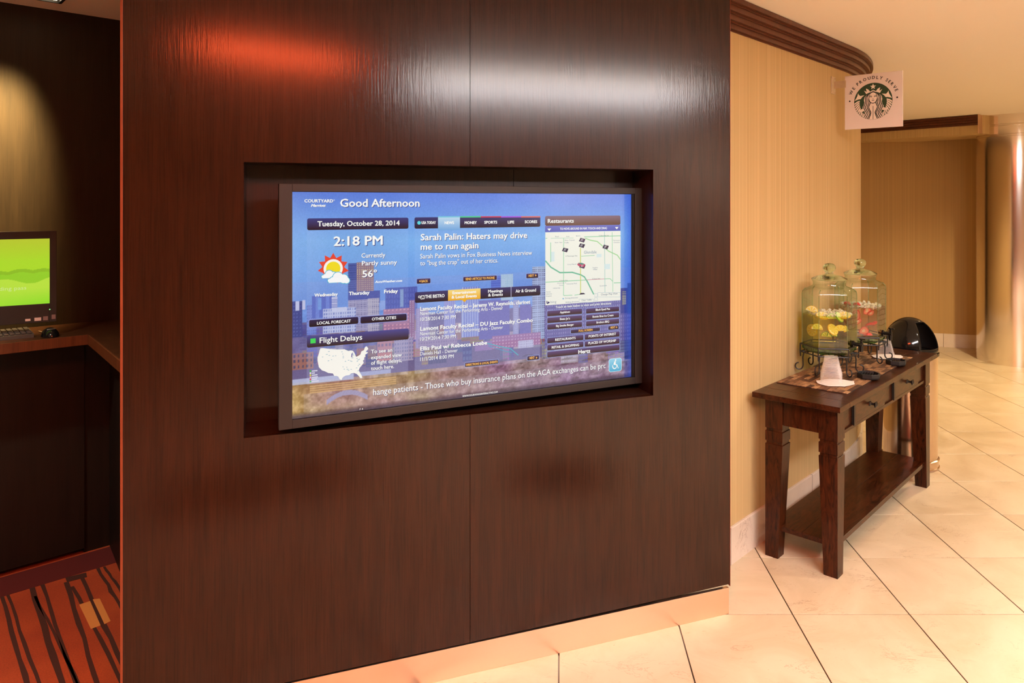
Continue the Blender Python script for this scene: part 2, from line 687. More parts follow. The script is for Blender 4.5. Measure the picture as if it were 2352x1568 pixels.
def sweep(name, prof, mat, parent, i0=0, i1=None, uvs=False, smooth=True):
    """prof: closed list of (outward offset, z) swept along the curved wall"""
    pts = WALL_PTS[i0:i1]
    bm = bm_new()
    uvl = bm.loops.layers.uv.new('UVMap')
    rows = []
    for (x, y, tx, ty, s) in pts:
        nx, ny = ty, -tx
        rows.append(([bm.verts.new((x + nx * o_, y + ny * o_, z)) for o_, z in prof], s))
    k = len(prof)
    for (A, sa), (B, sb) in zip(rows, rows[1:]):
        for q in range(k):
            q2 = (q + 1) % k
            f = bm.faces.new((A[q], A[q2], B[q2], B[q]))
            for lp, (u, v) in zip(f.loops, ((sa, prof[q][1]), (sa, prof[q2][1]), (sb, prof[q2][1]), (sb, prof[q][1]))):
                lp[uvl].uv = (u, v)
    bm.faces.new(rows[0][0])
    bm.faces.new(rows[-1][0][::-1])
    return obj(name, bm, mat, parent, smooth=smooth)


sweep('papered_face', [(0, 0.0), (0, CEIL), (-0.12, CEIL), (-0.12, 0.0)], 'wallpaper', wall_curved)
# stepped crown: four strips, each further out than the one below
crown = empty('trim_1', kind='structure')
zc = [2.375, 2.405, 2.437, 2.468, 2.498]
oc = [0.016, 0.036, 0.055, 0.074]
for k in range(4):
    sweep('moulding_strip', [(0.001, zc[k]), (0.001, zc[k + 1]), (oc[k], zc[k + 1]), (oc[k], zc[k] + .008), (oc[k] - .012, zc[k] + .008), (oc[k] - .012, zc[k])], 'crown', crown)
# marble skirting in separate lengths
skirt = empty('baseboard_right', kind='structure')
i = 0
joints = [0, 9, 11 + 12, 11 + 12 + 15]
while joints[-1] < len(WALL_PTS) - 16:
    joints.append(joints[-1] + 15)
for a, b_ in zip(joints, joints[1:]):
    o = sweep('skirting_tile', [(0.0005, 0.0), (0.012, 0.0), (0.012, 0.160), (0.010, 0.163), (0.0005, 0.163)], 'base', skirt, a, b_ + 1, smooth=False)
    # a hair of joint between lengths
    o.scale = (1, 1, 1)
for k in joints[1:-1]:
    x, y, tx, ty, s = WALL_PTS[k]
    b2 = bm_new()
    box(b2, -0.0015, 0.0015, -0.0125, 0.0, 0.0, 0.1632)
    o = obj('joint', b2, 'grout', skirt)
    o.location = (x, y, 0)
    o.rotation_euler = (0, 0, math.atan2(ty, tx))

# ------------------------------------------------------------------ SETTING: varnished TV wall
TH, WC = 0.3617, 2.4385
wn = Vector((math.sin(TH), -math.cos(TH), 0))
wd = Vector((math.cos(TH), math.sin(TH), 0))
WO = -WC * Vector((wn.x, wn.y, 0))
wall_tv = empty('wall_front', loc=WO, rz=TH, kind='structure')
# local: x along the wall, y into the wall, z up
U0, U1, UR0, UR1, US = -0.446, 1.634, -0.117, 1.295, 0.593
ZR0, ZR1, ZB, TK, RD = 0.885, 1.733, 0.108, 0.022, 0.175


def xz_prism(bm, poly, y0, y1):
    a = [bm.verts.new((p[0], y0, p[1])) for p in poly]
    b = [bm.verts.new((p[0], y1, p[1])) for p in poly]
    bm.faces.new(a)
    bm.faces.new(b[::-1])
    k = len(poly)
    for i in range(k):
        bm.faces.new((a[i], b[i], b[(i + 1) % k], a[(i + 1) % k]))


gp = 0.0009
bm = bm_new()
xz_prism(bm, [(U0 + .006, ZB), (US - gp, ZB), (US - gp, ZR0), (UR0, ZR0), (UR0, ZR1), (US - gp, ZR1), (US - gp, CEIL), (U0 + .006, CEIL)], 0, TK)
obj('wood_panel', bm, 'panel', wall_tv)
bm = bm_new()
xz_prism(bm, [(US + gp, ZB), (U1 - .002, ZB + .008), (U1 - .002, CEIL), (US + gp, CEIL), (US + gp, ZR1), (UR1, ZR1), (UR1, ZR0), (US + gp, ZR0)], 0, TK)
obj('wood_panel', bm, 'panel', wall_tv)
for ua, ub in ((U0 - .001, U0 + .0058), (U1 - .0018, U1)):
    bm = bm_new()
    box(bm, ua, ub, -0.0015, TK, ZB, CEIL, bev=.0006)
    obj('edge_strip', bm, 'edge', wall_tv)
# recess lining
for nm, bx_ in (('recess_back', (UR0, 0.80, RD, RD + .012, ZR0, ZR1)), ('recess_back', (0.802, UR1, RD, RD + .012, ZR0, ZR1)),
                ('recess_side', (UR0 - .012, UR0, TK, RD + .012, ZR0 - .012, ZR1 + .012)), ('recess_side', (UR1, UR1 + .012, TK, RD + .012, ZR0 - .012, ZR1 + .012)),
                ('recess_sill', (UR0, UR1, TK, RD + .012, ZR0 - .012, ZR0)), ('recess_head', (UR0, UR1, TK, RD + .012, ZR1, ZR1 + .012))):
    bm = bm_new()
    box(bm, *bx_)
    obj(nm, bm, 'panel_dark', wall_tv)
bm = bm_new()
box(bm, U0 + .02, U1 - .02, RD + .0125, RD + .02, 0.0, CEIL)
obj('wall_core', bm, 'panel_dark', wall_tv)
bm = bm_new()
box(bm, U0 + .02, UR0 - .0125, TK + .0005, RD + .012, 0.104, CEIL)
box(bm, UR1 + .0125, U1 - .02, TK + .0005, RD + .012, 0.104, CEIL)
obj('wall_core', bm, 'panel_dark', wall_tv)
# steel plinth
bm = bm_new()
box(bm, U0 + .004, U1 - .006, 0.0, 0.016, 0.0, 0.1025, bev=.0008)
plinth = tag(obj('baseboard_front', bm, 'bracket_steel'), kind='structure')
plinth.location = WO
plinth.rotation_euler = (0, 0, TH)

# ------------------------------------------------------------------ SETTING: alcove on the left
e1 = Vector((0.716, 0.698))
en = Vector((-0.698, 0.716))
KB = 4.05                       # back plane: en . p = KB
alc = frame2d((0, 0, 0), e1, en)    # local x along the back wall, y into it
alc_rz = math.atan2(e1.y, e1.x)
corner_e = Vector((-2.12, 3.594)).dot(e1)
wall_alcove = empty('wall_alcove', rz=alc_rz, kind='structure')
bm = bm_new()
box(bm, corner_e - 2.2, corner_e + .1, KB, KB + .1, 0, CEIL)
obj('lining', bm, 'alcove', wall_alcove)
low = Vector((-2.115, 3.417))
low_e, low_n = low.dot(e1), low.dot(en)
e194 = Vector((-2.178, 3.338)).dot(e1)
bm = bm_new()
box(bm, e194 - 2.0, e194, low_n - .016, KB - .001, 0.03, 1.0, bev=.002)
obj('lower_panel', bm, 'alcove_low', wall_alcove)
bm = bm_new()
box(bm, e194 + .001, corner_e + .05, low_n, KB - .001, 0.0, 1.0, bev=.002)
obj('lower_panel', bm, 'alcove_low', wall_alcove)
# right flank of the alcove (runs from the corner back to the TV wall)
fd = Vector((0.625, -0.78)).normalized()
fn = Vector((0.78, 0.625)).normalized()
flank = empty('wall_flank', loc=(low.x, low.y, 0), rz=math.atan2(fd.y, fd.x), kind='structure')
bm = bm_new()
box(bm, -0.25, 1.33, 0.12, 0.2, 1.0, CEIL)
obj('lining', bm, 'alcove', flank)
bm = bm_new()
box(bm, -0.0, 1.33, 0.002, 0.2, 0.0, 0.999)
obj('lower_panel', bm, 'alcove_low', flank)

# carpet (stuff laid on the slab) with woven stripes
carpet = empty('carpet', rz=alc_rz, kind='structure')
# carpet region in alcove axes: x along wall, y towards wall
bm = bm_new()
px0, px1, py0, py1 = corner_e - 2.6, corner_e + 1.2, 1.6, low_n - .0
# keep it left of the TV wall with a slanted edge
Lp = WO + wd * U0


def A2(p):
    return Vector((Vector((p[0], p[1])).dot(e1), Vector((p[0], p[1])).dot(en)))


poly_w = [(-3.9, 1.2), (-1.25, 1.2), (-1.25, 2.16), (-2.06, 3.46), (-2.36, 3.34), (-3.9, 1.8)]
prism(bm, [A2(p) for p in poly_w], 0.0, 0.006)
obj('pile', bm, 'carpet', carpet)
bz = 0.0062
b_in = A2(G(90, 1348)).y         # inner line of the plain border
bm = bm_new()
box(bm, corner_e - 2.0, corner_e - 0.02, b_in, low_n - .018, 0.0061, bz + .001)
obj('border', bm, 'carpet_border', carpet)
# stripes traced by pixel pairs (far end, near end)
stripes = [((4, 1370), (62, 1568), .016), ((16, 1366), (88, 1568), .012), ((73, 1352), (140, 1568), .02), ((82, 1372), (176, 1568), .010),
           ((97, 1346), (174, 1568), .013), ((152, 1340), (222, 1568), .016), ((166, 1350), (275, 1560), .013), ((188, 1326), (277, 1518), .018),
           ((225, 1308), (277, 1395), .014), ((240, 1304), (277, 1360), .010)]
for a, b_, w in stripes:
    A, B = A2(G(*a)), A2(G(*b_))
    B = A + (B - A) * 1.25
    b2 = bm_new()
    d = (B - A).normalized()
    nrm = Vector((-d.y, d.x))
    pl, pr = [], []
    K = 9
    for k in range(K):
        c = A + (B - A) * (k / (K - 1)) + nrm * random.uniform(-.003, .003)
        ww = w * random.uniform(.75, 1.15) * 0.5
        pl.append(c + nrm * ww)
        pr.append(c - nrm * ww)
    prism(b2, pl + pr[::-1], 0.0061, bz + .0008)
    obj('stripe', b2, 'carpet_stripe', carpet)
for quad in (((182, 1392), (207, 1384), (231, 1440), (209, 1448)), ((213, 1380), (229, 1378), (254, 1430), (240, 1437))):
    b2 = bm_new()
    prism(b2, [A2(G(*q)) for q in quad], 0.0061, bz + .0011)
    obj('gold_block', b2, 'carpet_gold', carpet)
for quad in (((150, 1330), (198, 1318), (200, 1328), (154, 1340)),):
    b2 = bm_new()
    prism(b2, [A2(G(*q)) for q in quad], 0.0061, bz + .0011)
    obj('dark_block', b2, 'carpet_stripe', carpet)

# ------------------------------------------------------------------ SETTING: far wall, soffit, column
fa, fb = Vector((2.95, 8.60)), Vector((7.0, 7.42))
fdv = (fb - fa).normalized()
far_rz = math.atan2(fdv.y, fdv.x)
wall_back = empty('wall_back', loc=(fa.x, fa.y, 0), rz=far_rz, kind='structure')


def uv_box(bm):
    uv = bm.loops.layers.uv.new('UVMap')
    for f in bm.faces:
        for lp in f.loops:
            lp[uv].uv = (lp.vert.co.x + lp.vert.co.y, lp.vert.co.z)


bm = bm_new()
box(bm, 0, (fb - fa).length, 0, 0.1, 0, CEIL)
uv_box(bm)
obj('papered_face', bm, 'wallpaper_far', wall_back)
skb = empty('baseboard_back', loc=(fa.x, fa.y, 0), rz=far_rz, kind='structure')
k = 0.03
while k < 4.0:
    bm = bm_new()
    box(bm, k + .0015, k + .46 - .0015, -0.014, -0.0005, 0, 0.15, bev=.001)
    obj('skirting_tile', bm, 'base', skb)
    k += .46
# soffit with its own stepped crown
sa, sb = Vector((3.10, 8.49)), Vector((4.21, 7.32))
sdv = (sb - sa).normalized()
soff = empty('trim_2', loc=(sa.x, sa.y, 0), rz=math.atan2(sdv.y, sdv.x), kind='structure')
SL = (sb - sa).length
bm = bm_new()
prism(bm, [(0, 0), (SL, 0), (SL + .25, .62), (0, .5)], 2.312, CEIL)
uv_box(bm)
obj('soffit_face', bm, 'wallpaper', soff)
for k in range(4):
    bm = bm_new()
    z0 = 2.40 + .024 * k
    box(bm, 0, SL - .005 - .012 * (3 - k) * 0, -0.016 - .016 * k, -0.0005, z0, z0 + .0235, bev=.002)
    obj('moulding_strip', bm, 'crown', soff)
bm = bm_new()
box(bm, SL + .0005, SL + .012, -0.07, .1, 2.31, CEIL - .001)
obj('end_plate', bm, 'bracket_steel', soff)

col = empty('steel_column', loc=(4.665, 7.48, 0), label='round brushed steel column at the right edge of the corridor', cat='column')
bm = bm_new()
lathe(bm, [(0.352, 0.0), (0.352, 2.28)], 96)
obj('shaft', bm, 'column_steel', col, smooth=True)
bm = bm_new()
lathe(bm, [(0.352, 2.2805), (0.345, 2.285), (0.345, 2.30), (0.352, 2.305), (0.352, 2.385), (0.346, 2.39), (0.346, 2.40), (0.352, 2.405), (0.352, CEIL)], 96)
obj('collar', bm, 'column_steel', col, smooth=True)

# ------------------------------------------------------------------ LAMPS
lin = empty('ceiling_light', loc=(1.86, 0.50, CEIL), rz=math.radians(25), label='long white linear ceiling light facing the varnished wall', cat='ceiling light')
Lh, Wh = 1.05, 0.21
bm = bm_new()
for bx_ in ((-Lh - .02, Lh + .02, -Wh - .02, -Wh - .001), (-Lh - .02, Lh + .02, Wh + .001, Wh + .02), (-Lh - .02, -Lh - .001, -Wh, Wh), (Lh + .001, Lh + .02, -Wh, Wh)):
    box(bm, *bx_, -0.075, -0.040)
obj('frame', bm, 'bracket', lin)
bm = bm_new()
box(bm, -Lh, Lh, -Wh, Wh, -0.072, -0.043)
obj('diffuser', bm, 'strip_glow', lin)
for sx_ in (-.8, .8):
    bm = bm_new()
    tube(bm, [(sx_, 0, -.042), (sx_, 0, -.0005)], .004)
    obj('rod', bm, 'bracket', lin)

redl = empty('ceiling_light', loc=(-0.15, 0.30, CEIL), rz=math.radians(-2), label='red glowing linear ceiling light above the photographer', cat='ceiling light')
bm = bm_new()
Lh, Wh = 0.44, 0.21
for bx_ in ((-Lh - .03, Lh + .03, -Wh - .03, -Wh), (-Lh - .03, Lh + .03, Wh, Wh + .03), (-Lh - .03, -Lh, -Wh, Wh), (Lh, Lh + .03, -Wh, Wh)):
    box(bm, *bx_, -0.03, -0.0005)
obj('frame', bm, 'bracket', redl)
bm = bm_new()
box(bm, -Lh, Lh, -Wh, Wh, -0.022, -0.002)
obj('diffuser', bm, 'red_glow', redl)


def downlight(loc, watts, colr, label, size=1.9, group=None, aim=None, square=False, blend=.6):
    d = empty('downlight', loc=loc, label=label, cat='downlight', group=group)
    bm = bm_new()
    if square:
        w = .075
        for bx_ in ((-w, w, -w, -w + .012), (-w, w, w - .012, w), (-w, -w + .012, -w, w), (w - .012, w, -w, w)):
            box(bm, *bx_, -0.014, -0.0005)
        d.rotation_euler = (0, 0, alc_rz)
    else:
        lathe(bm, [(0.052, -0.002), (0.075, -0.002), (0.078, -0.008), (0.06, -0.012), (0.052, -0.008), (0.052, -0.002)], 32, cap=False)
    obj('trim_ring', bm, 'black_matte' if square else 'bracket', d, smooth=not square)
    bm = bm_new()
    if square:
        box(bm, -.055, .055, -.055, .055, -.006, -.001)
    else:
        lathe(bm, [(0.0, -0.004), (0.05, -0.004), (0.05, -0.001), (0, -.001)], 32, cap=False)
    obj('lens', bm, 'lamp_glow', d)
    ld = bpy.data.lights.new('lamp', 'SPOT')
    ld.energy = watts
    ld.color = colr
    ld.spot_size = size
    ld.spot_blend = blend
    ld.shadow_soft_size = 0.05
    lo = bpy.data.objects.new('lamp', ld)
    C.objects.link(lo)
    lo.parent = d
    lo.location = (0, 0, -0.03)
    if aim is not None:
        v = Matrix.Rotation(-d.rotation_euler.z, 4, 'Z') @ (Vector(aim) - Vector(loc))
        lo.rotation_euler = v.to_track_quat('-Z', 'Y').to_euler()
    return d


WARM = (1.0, 0.78, 0.46)
MID = (1.0, 0.91, 0.78)
downlight((2.75, 2.9, CEIL), DOWN_W * .85, MID, 'round downlight in the ceiling in front of the console table', 2.4)
downlight((4.05, 5.75, CEIL), DOWN_W * 3.2, WARM, 'added unseen round downlight lighting the steel column and far wall', 2.5)  # lamp added out of view to streak the column and lift the far wall
downlight((5.3, 6.5, CEIL), DOWN_W * 1.6, WARM, 'round downlight in the ceiling beyond the steel column', 2.5)
downlight((0.6, 1.3, CEIL), DOWN_W * .5, MID, 'round downlight in the ceiling close to the varnished wall', 2.3)
downlight((-2.1, 1.75, CEIL), DOWN_W * 1.5, MID, 'added unseen round downlight brightening the alcove carpet', 2.0)  # lamp added out of view to brighten the carpet
downlight((5.2, 2.2, CEIL), DOWN_W * 1.1, MID, 'round downlight in the ceiling far right of the lobby', 2.5)
downlight((6.1, -2.2, CEIL), DOWN_W * 4.5, MID, 'added unseen round downlight brightening the stone wall', 2.6, aim=(7.0, -2.3, 1.5))  # lamp added out of view so the stone wall shows in reflections
downlight((2.6, -1.6, CEIL), DOWN_W * 1.4, MID, 'round downlight in the ceiling behind the photographer', 2.5)
wt = Vector((-2.50, 3.22, 1.62))
downlight((-2.205, 3.115, CEIL), SPOT_W, (1.0, 0.68, 0.28), 'square black-rimmed downlight in the alcove ceiling', .95, aim=(-2.62, 3.12, 1.60), square=True, blend=1.0)

# ------------------------------------------------------------------ TELEVISION
TVH = 0.755
Yl, Yr = F * TVH / 567.0, F * TVH / 447.5
TL = Vector(((640.5 - CX) / F * Yl, Yl, 0))
TR = Vector(((1475.7 - CX) / F * Yr, Yr, 0))
TVW = (TR - TL).length
tv_rz = math.atan2(TR.y - TL.y, TR.x - TL.x)
TVZ = 0.911
tv_d = (TR - TL).normalized()
tv_n = Vector((tv_d.y, -tv_d.x, 0))          # out of the screen
SCR_IN = 0.010                                # glass sits behind the bezel front


def tv_uv(px, py, w=-SCR_IN):
    """pixel -> (u, v) on the display plane (u along, v = world z)"""
    a = (px - CX) / F
    o_ = TL + tv_n * w
    # (aY, Y) . tv_n = o_ . tv_n
    Y = o_.dot(tv_n) / (a * tv_n.x + tv_n.y)
    p = Vector((a * Y, Y, 0))
    return (p - o_).dot(tv_d), H - (py - CY) / F * Y, Y


def tv_project(u, v, w=-SCR_IN):
    p = TL[0] + tv_d.x * u + tv_n.x * w, TL[1] + tv_d.y * u + tv_n.y * w
    return CX + F * p[0] / p[1], CY - F * (v - H) / p[1]


tv = empty('television', loc=(TL.x, TL.y, 0), rz=tv_rz, label='large wall-mounted touch-screen television in the wall recess showing news and weather', cat='television')
su0, sv1, _ = tv_uv(671, 440.5)
su1, _, _ = tv_uv(1449.5, 446)
_, sv0, _ = tv_uv(671, 962.5)
# bezel: four bars (local x = u, y = into the wall, z up)
bi0, bi1 = su0 - .0005, su1 + .012
for nm, bx_ in (('bezel_bar', (0, bi0, TVZ, TVZ + TVH)), ('bezel_bar', (bi1, TVW, TVZ, TVZ + TVH)),
                ('bezel_bar', (bi0, bi1, TVZ, sv0 - .001)), ('bezel_bar', (bi0, bi1, sv1 + .001, TVZ + TVH))):
    bm = bm_new()
    box(bm, bx_[0], bx_[1], 0.0, 0.022, bx_[2], bx_[3], bev=.0012)
    obj(nm, bm, 'bezel', tv)
bm = bm_new()
box(bm, su1 + .0005, bi1, 0.006, 0.02, sv0, sv1)
box(bm, su1 + .004, su1 + .008, 0.003, 0.0059, sv0, sv1)
obj('inner_lip', bm, 'bezel_edge', tv)
bm = bm_new()
box(bm, 0.004, TVW - .004, 0.0225, 0.065, TVZ + .004, TVZ + TVH - .004)
obj('housing', bm, 'black_matte', tv)
bm = bm_new()
box(bm, .45, .85, .0655, .074, 1.15, 1.45)
obj('wall_mount', bm, 'black_matte', tv)


# ---- display picture, painted into a fine colour grid
def paint(u, v):
    """procedural skyline photograph; u, v arrays in display metres; returns sRGB 0..255"""
    W, Hh = su1 - su0, sv1 - sv0
    x, y = (u - su0) / W, (sv1 - v) / Hh             # 0..1 right / down
    h = x.shape
    img = np.zeros(h + (3,))
    c0, c1, c2 = np.array((98, 134, 228.)), np.array((122, 180, 242.)), np.array((98, 150, 230.))
    t = np.clip(y / .22, 0, 1)[..., None]
    img[:] = c0 * (1 - t) + c1 * t
    t = np.clip((y - .22) / .25, 0, 1)[..., None]
    img = img * (1 - t) + c2 * t
    # soft cloud wash
    n1 = vnoise(x * 6, y * 4, 3)
    img += (n1[..., None] - .5) * 22
    wl = np.clip((.09 - x) / .09, 0, 1) * np.clip((.45 - np.abs(y - .3)) / .3, 0, 1)
    img += (np.array((150, 185, 240.)) - img) * (wl * .4)[..., None]

    def PX(px, py):
        a, b, _ = tv_uv(px, py)
        return (a - su0) / W, (sv1 - b) / Hh

    def rect(x0, x1, yt, yb, colr, win=None, alpha=1.0):
        ax, ay = PX(x0, yt)
        bx2, _ = PX(x1, yt)
        _, by = PX(x0, yb)
        mk = (x >= ax) & (x <= bx2) & (y >= ay) & (y <= by)
        cc = np.array(colr, float)
        img[mk] = img[mk] * (1 - alpha) + cc * alpha
        if win:
            wc, nx, ny, dx, dy = win
            fx = ((x - ax) / max(bx2 - ax, 1e-6) * nx) % 1
            fy = ((y - ay) / max(by - ay, 1e-6) * ny) % 1
            mw = mk & (fx > .5 - dx / 2) & (fx < .5 + dx / 2) & (fy > .5 - dy / 2) & (fy < .5 + dy / 2)
            img[mw] = np.array(wc, float)

    # ground and trees
    gx, gy = PX(671, 800)
    hz = .66 + .03 * np.sin(x * 9)
    gm = y > .70
    n2 = vnoise(x * 60, y * 40, 4)
    n3 = vnoise(x * 9 + 5, y * 7, 3)
    gl = np.array((168, 126, 92.))
    gr = np.array((140, 110, 134.))
    tt = np.clip(x * 1.5, 0, 1)[..., None]
    gcol = gl * (1 - tt) + gr * tt
    gcol = gcol + (n2[..., None] - .5) * 95 + (n3[..., None] - .5) * np.array((30, 60, -20.)) + (vnoise(x * 170, y * 100, 2)[..., None] - .5) * 50
    img[gm] = gcol[gm]
    # distant mass of the city
    rect(671, 1449, 742, 880, (96, 90, 140))
    rr = random.Random(3)
    pal = ((92, 90, 140), (128, 104, 116), (78, 84, 146), (150, 118, 112), (72, 74, 126), (118, 116, 150), (160, 150, 164), (62, 70, 136), (134, 92, 88))
    for q in range(120):
        xb = rr.uniform(671, 1440)
        wb_ = rr.uniform(10, 42)
        yb_ = 738 + rr.uniform(-12, 92) * (1 if xb < 1000 else .62)
        cb = rr.choice(pal)
        sl_ = -0.075 * (xb - 671) * 0
        lite = tuple(min(255, c_ + rr.choice((-36, -24, 30, 44))) for c_ in cb)
        rect(xb, min(xb + wb_, 1449), yb_, yb_ + rr.uniform(14, 44), cb, (lite, int(wb_ / 4) + 1, rr.randint(3, 7), rr.uniform(.3, .55), rr.uniform(.3, .55)))
    cm = (y > .53) & (y < .72)
    img[cm] += (vnoise(x * 40, y * 30, 3)[cm][:, None] - .5) * 50
    # buildings, left to right
    rect(671, 694, 692, 775, (44, 58, 128), ((70, 90, 160), 3, 10, .4, .4))
    rect(679, 687, 692, 713, (206, 212, 240))
    rect(694, 702, 690, 711, (206, 212, 240))
    rect(704, 727, 700, 770, (104, 132, 214), ((84, 108, 190), 5, 10, .5, .4))
    rect(717, 764, 680, 730, (66, 92, 190), ((90, 122, 212), 2, 1, .4, 1))
    rect(730, 739, 684, 712, (98, 150, 224))
    rect(762, 775, 682, 716, (206, 210, 236), ((90, 110, 190), 1, 9, 1, .4))
    rect(800, 819, 605, 690, (48, 66, 140), ((66, 88, 170), 1, 16, 1, .3))
    rect(819, 859, 603, 690, (138, 108, 126), ((218, 200, 150), 9, 18, .35, .35))
    rect(799, 873, 670, 700, (52, 70, 156))
    rect(800, 844, 690, 762, (170, 166, 196), ((92, 90, 140), 11, 16, .55, .55))
    rect(844, 872, 686, 762, (190, 184, 196), ((104, 104, 150), 12, 18, .5, .5))
    rect(742, 818, 710, 766, (196, 206, 236), ((104, 124, 196), 14, 7, .45, .6))
    rect(762, 796, 707, 716, (208, 216, 242))
    rect(885, 958, 662, 726, (58, 78, 170), ((72, 94, 184), 12, 5, .5, .6))
    rect(873, 885, 690, 712, (134, 170, 232))
    rect(919, 926, 664, 704, (126, 160, 206))
    rect(880, 942, 710, 760, (168, 116, 148), ((222, 160, 176), 7, 6, .4, .4))
    rect(940, 952, 690, 780, (150, 110, 150), ((214, 206, 226), 2, 20, .3, .5))
    rect(955, 985, 708, 800, (146, 130, 182), ((196, 190, 216), 8, 20, .3, .4))
    rect(1020, 1045, 690, 790, (120, 124, 204), ((168, 178, 230), 6, 1, .35, 1))
    rect(1060, 1100, 660, 775, (110, 128, 210), ((176, 196, 236), 7, 1, .35, 1))
    rect(1100, 1170, 690, 780, (82, 82, 168))
    rect(1128, 1152, 634, 690, (62, 92, 196), ((84, 120, 216), 1, 10, 1, .35))
    rect(1150, 1178, 630, 690, (160, 200, 224), ((192, 222, 232), 12, 14, .5, .5))
    rect(1150, 1160, 640, 660, (176, 208, 230))
    rect(1178, 1192, 690, 775, (140, 144, 196), ((176, 182, 220), 1, 20, .6, .4))
    rect(1194, 1220, 700, 770, (88, 86, 170))
    rect(1222, 1252, 612, 780, (168, 190, 226), ((60, 62, 112), 10, 34, .5, .5))
    rect(1130, 1242, 772, 802, (150, 92, 146), ((196, 150, 184), 16, 4, .4, .4))
    rect(1190, 1225, 782, 800, (190, 190, 224), ((150, 140, 190), 8, 3, .4, .5))
    rect(1090, 1130, 786, 806, (138, 110, 172))
    rect(960, 1050, 778, 800, (150, 132, 168), ((120, 100, 148), 16, 3, .5, .5))
    rect(1250, 1449, 690, 800, (84, 80, 148), ((132, 128, 184), 40, 12, .4, .5))
    rect(1425, 1449, 662, 720, (44, 56, 134))
    rect(1429, 1438, 668, 700, (60, 62, 110), ((230, 220, 130), 3, 8, .6, .6))
    rect(1441, 1449, 650, 720, (34, 72, 130))
    rect(671, 720, 812, 850, (150, 100, 96), ((70, 66, 100), 5, 3, .4, .5))
    rect(866, 900, 786, 830, (186, 122, 132), ((110, 90, 130), 4, 3, .5, .4))
    rect(906, 950, 778, 830, (160, 150, 182), ((110, 110, 160), 8, 6, .5, .5))
    # station roof, viaduct, tracks
    rect(671, 812, 872, 886, (186, 196, 228), None, .85)
    rect(826, 898, 854, 864, (170, 180, 220), None, .85)
    for q in range(4):
        rect(712, 910, 886 + q * 5, 889 + q * 5, (216, 176, 122), None, .8)
    ax, ay = PX(750, 925)
    bx2, _ = PX(845, 925)
    xx = (x - ax) / (bx2 - ax)
    top = ay - .035 * (1 - (2 * xx - 1) ** 2) - .012
    mk = (xx > 0) & (xx < 1) & (y > top) & (y < top + .022)
    img[mk] = (150, 142, 178)
    # purple paving, lower right
    pm = (y > .82) & (x > .55)
    st = (np.sin(x * 60 + y * 130) * np.sin(y * 90 - x * 25)) > .55
    img[pm & st] = img[pm & st] * .82
    hzm = ((y > .40) & (y < .74))[..., None]
    img = np.where(hzm, img * .82 + np.array((150, 150, 214.)) * .18, img)
    # light glass tile overlays
    def over(x0, x1, yt, yb, al, colr=(205, 215, 250)):
        rect(x0, x1, yt, yb, colr, None, al)
    over(705, 938, 527, 760, .10)
    over(705, 938, 798, 884, .22)
    over(952, 1241, 525, 655, .08)
    over(953, 1241, 695, 858, .26)
    over(1252, 1427, 700, 826, .16)
    over(697, 1437, 905, 948, .16)
    # dark foot of the picture
    fm = np.clip((y - .972) / .02, 0, 1)[..., None]
    img = img * (1 - fm * .75) + np.array((40, 36, 70.)) * fm * .75
    rm = np.clip((x - .965) / .03, 0, 1)[..., None]
    img = img * (1 - rm * .55) + np.array((48, 86, 214.)) * rm * .55
    img += rng.normal(0, 3, h)[..., None]
    return np.clip(img, 0, 255)


def vnoise(x, y, octs=3):
    out = np.zeros_like(x)
    amp, tot = 1.0, 0.0
    for o_ in range(octs):
        xi, yi = np.floor(x).astype(int), np.floor(y).astype(int)
        fx, fy = x - xi, y - yi
        fx, fy = fx * fx * (3 - 2 * fx), fy * fy * (3 - 2 * fy)

        def hsh(a, b):
            v_ = np.sin(a * 127.1 + b * 311.7 + o_ * 17.3) * 43758.5453
            return v_ - np.floor(v_)
        out += amp * ((hsh(xi, yi) * (1 - fx) + hsh(xi + 1, yi) * fx) * (1 - fy) + (hsh(xi, yi + 1) * (1 - fx) + hsh(xi + 1, yi + 1) * fx) * fy)
        tot += amp
        amp *= .5
        x, y = x * 2, y * 2
    return out / tot


def srgb2lin(a):
    a = np.asarray(a, float) / 255.0
    return np.where(a <= 0.04045, a / 12.92, ((a + 0.055) / 1.055) ** 2.4)


def raw_mesh(name, verts, faces, cols, parent, mat='display'):
    me = bpy.data.meshes.new(name)
    me.from_pydata([tuple(v) for v in verts], [], [tuple(f) for f in faces])
    ca = me.color_attributes.new('col', 'FLOAT_COLOR', 'POINT')
    c4 = np.ones((len(verts), 4), np.float32)
    c4[:, :3] = cols
    ca.data.foreach_set('color', c4.ravel())
    me.materials.append(M[mat])
    me.update()
    o = bpy.data.objects.new(name, me)
    C.objects.link(o)
    o.parent = parent
    return o


def picture(name, NX, NY, u0, u1, v0, v1, ydepth, painter, parent):
    us, vs = np.linspace(u0, u1, NX), np.linspace(v0, v1, NY)
    U, V = np.meshgrid(us, vs)
    cols = srgb2lin(painter(U, V)).reshape(-1, 3)
    verts = np.stack([U.ravel(), np.full(U.size, ydepth), V.ravel()], 1)
    idx = np.arange(NX * NY).reshape(NY, NX)
    f = np.stack([idx[:-1, :-1].ravel(), idx[:-1, 1:].ravel(), idx[1:, 1:].ravel(), idx[1:, :-1].ravel()], 1)
    return raw_mesh(name, verts.tolist(), f.tolist(), cols, parent)


bm = bm_new()
box(bm, su0 - .0004, su1 + .0004, SCR_IN + .0003, .02, sv0 - .0006, sv1 + .0006)
screen = obj('screen', bm, 'black_gloss', tv)
picture('skyline_picture', 560, 315, su0, su1, sv0, sv1, SCR_IN, paint, screen)


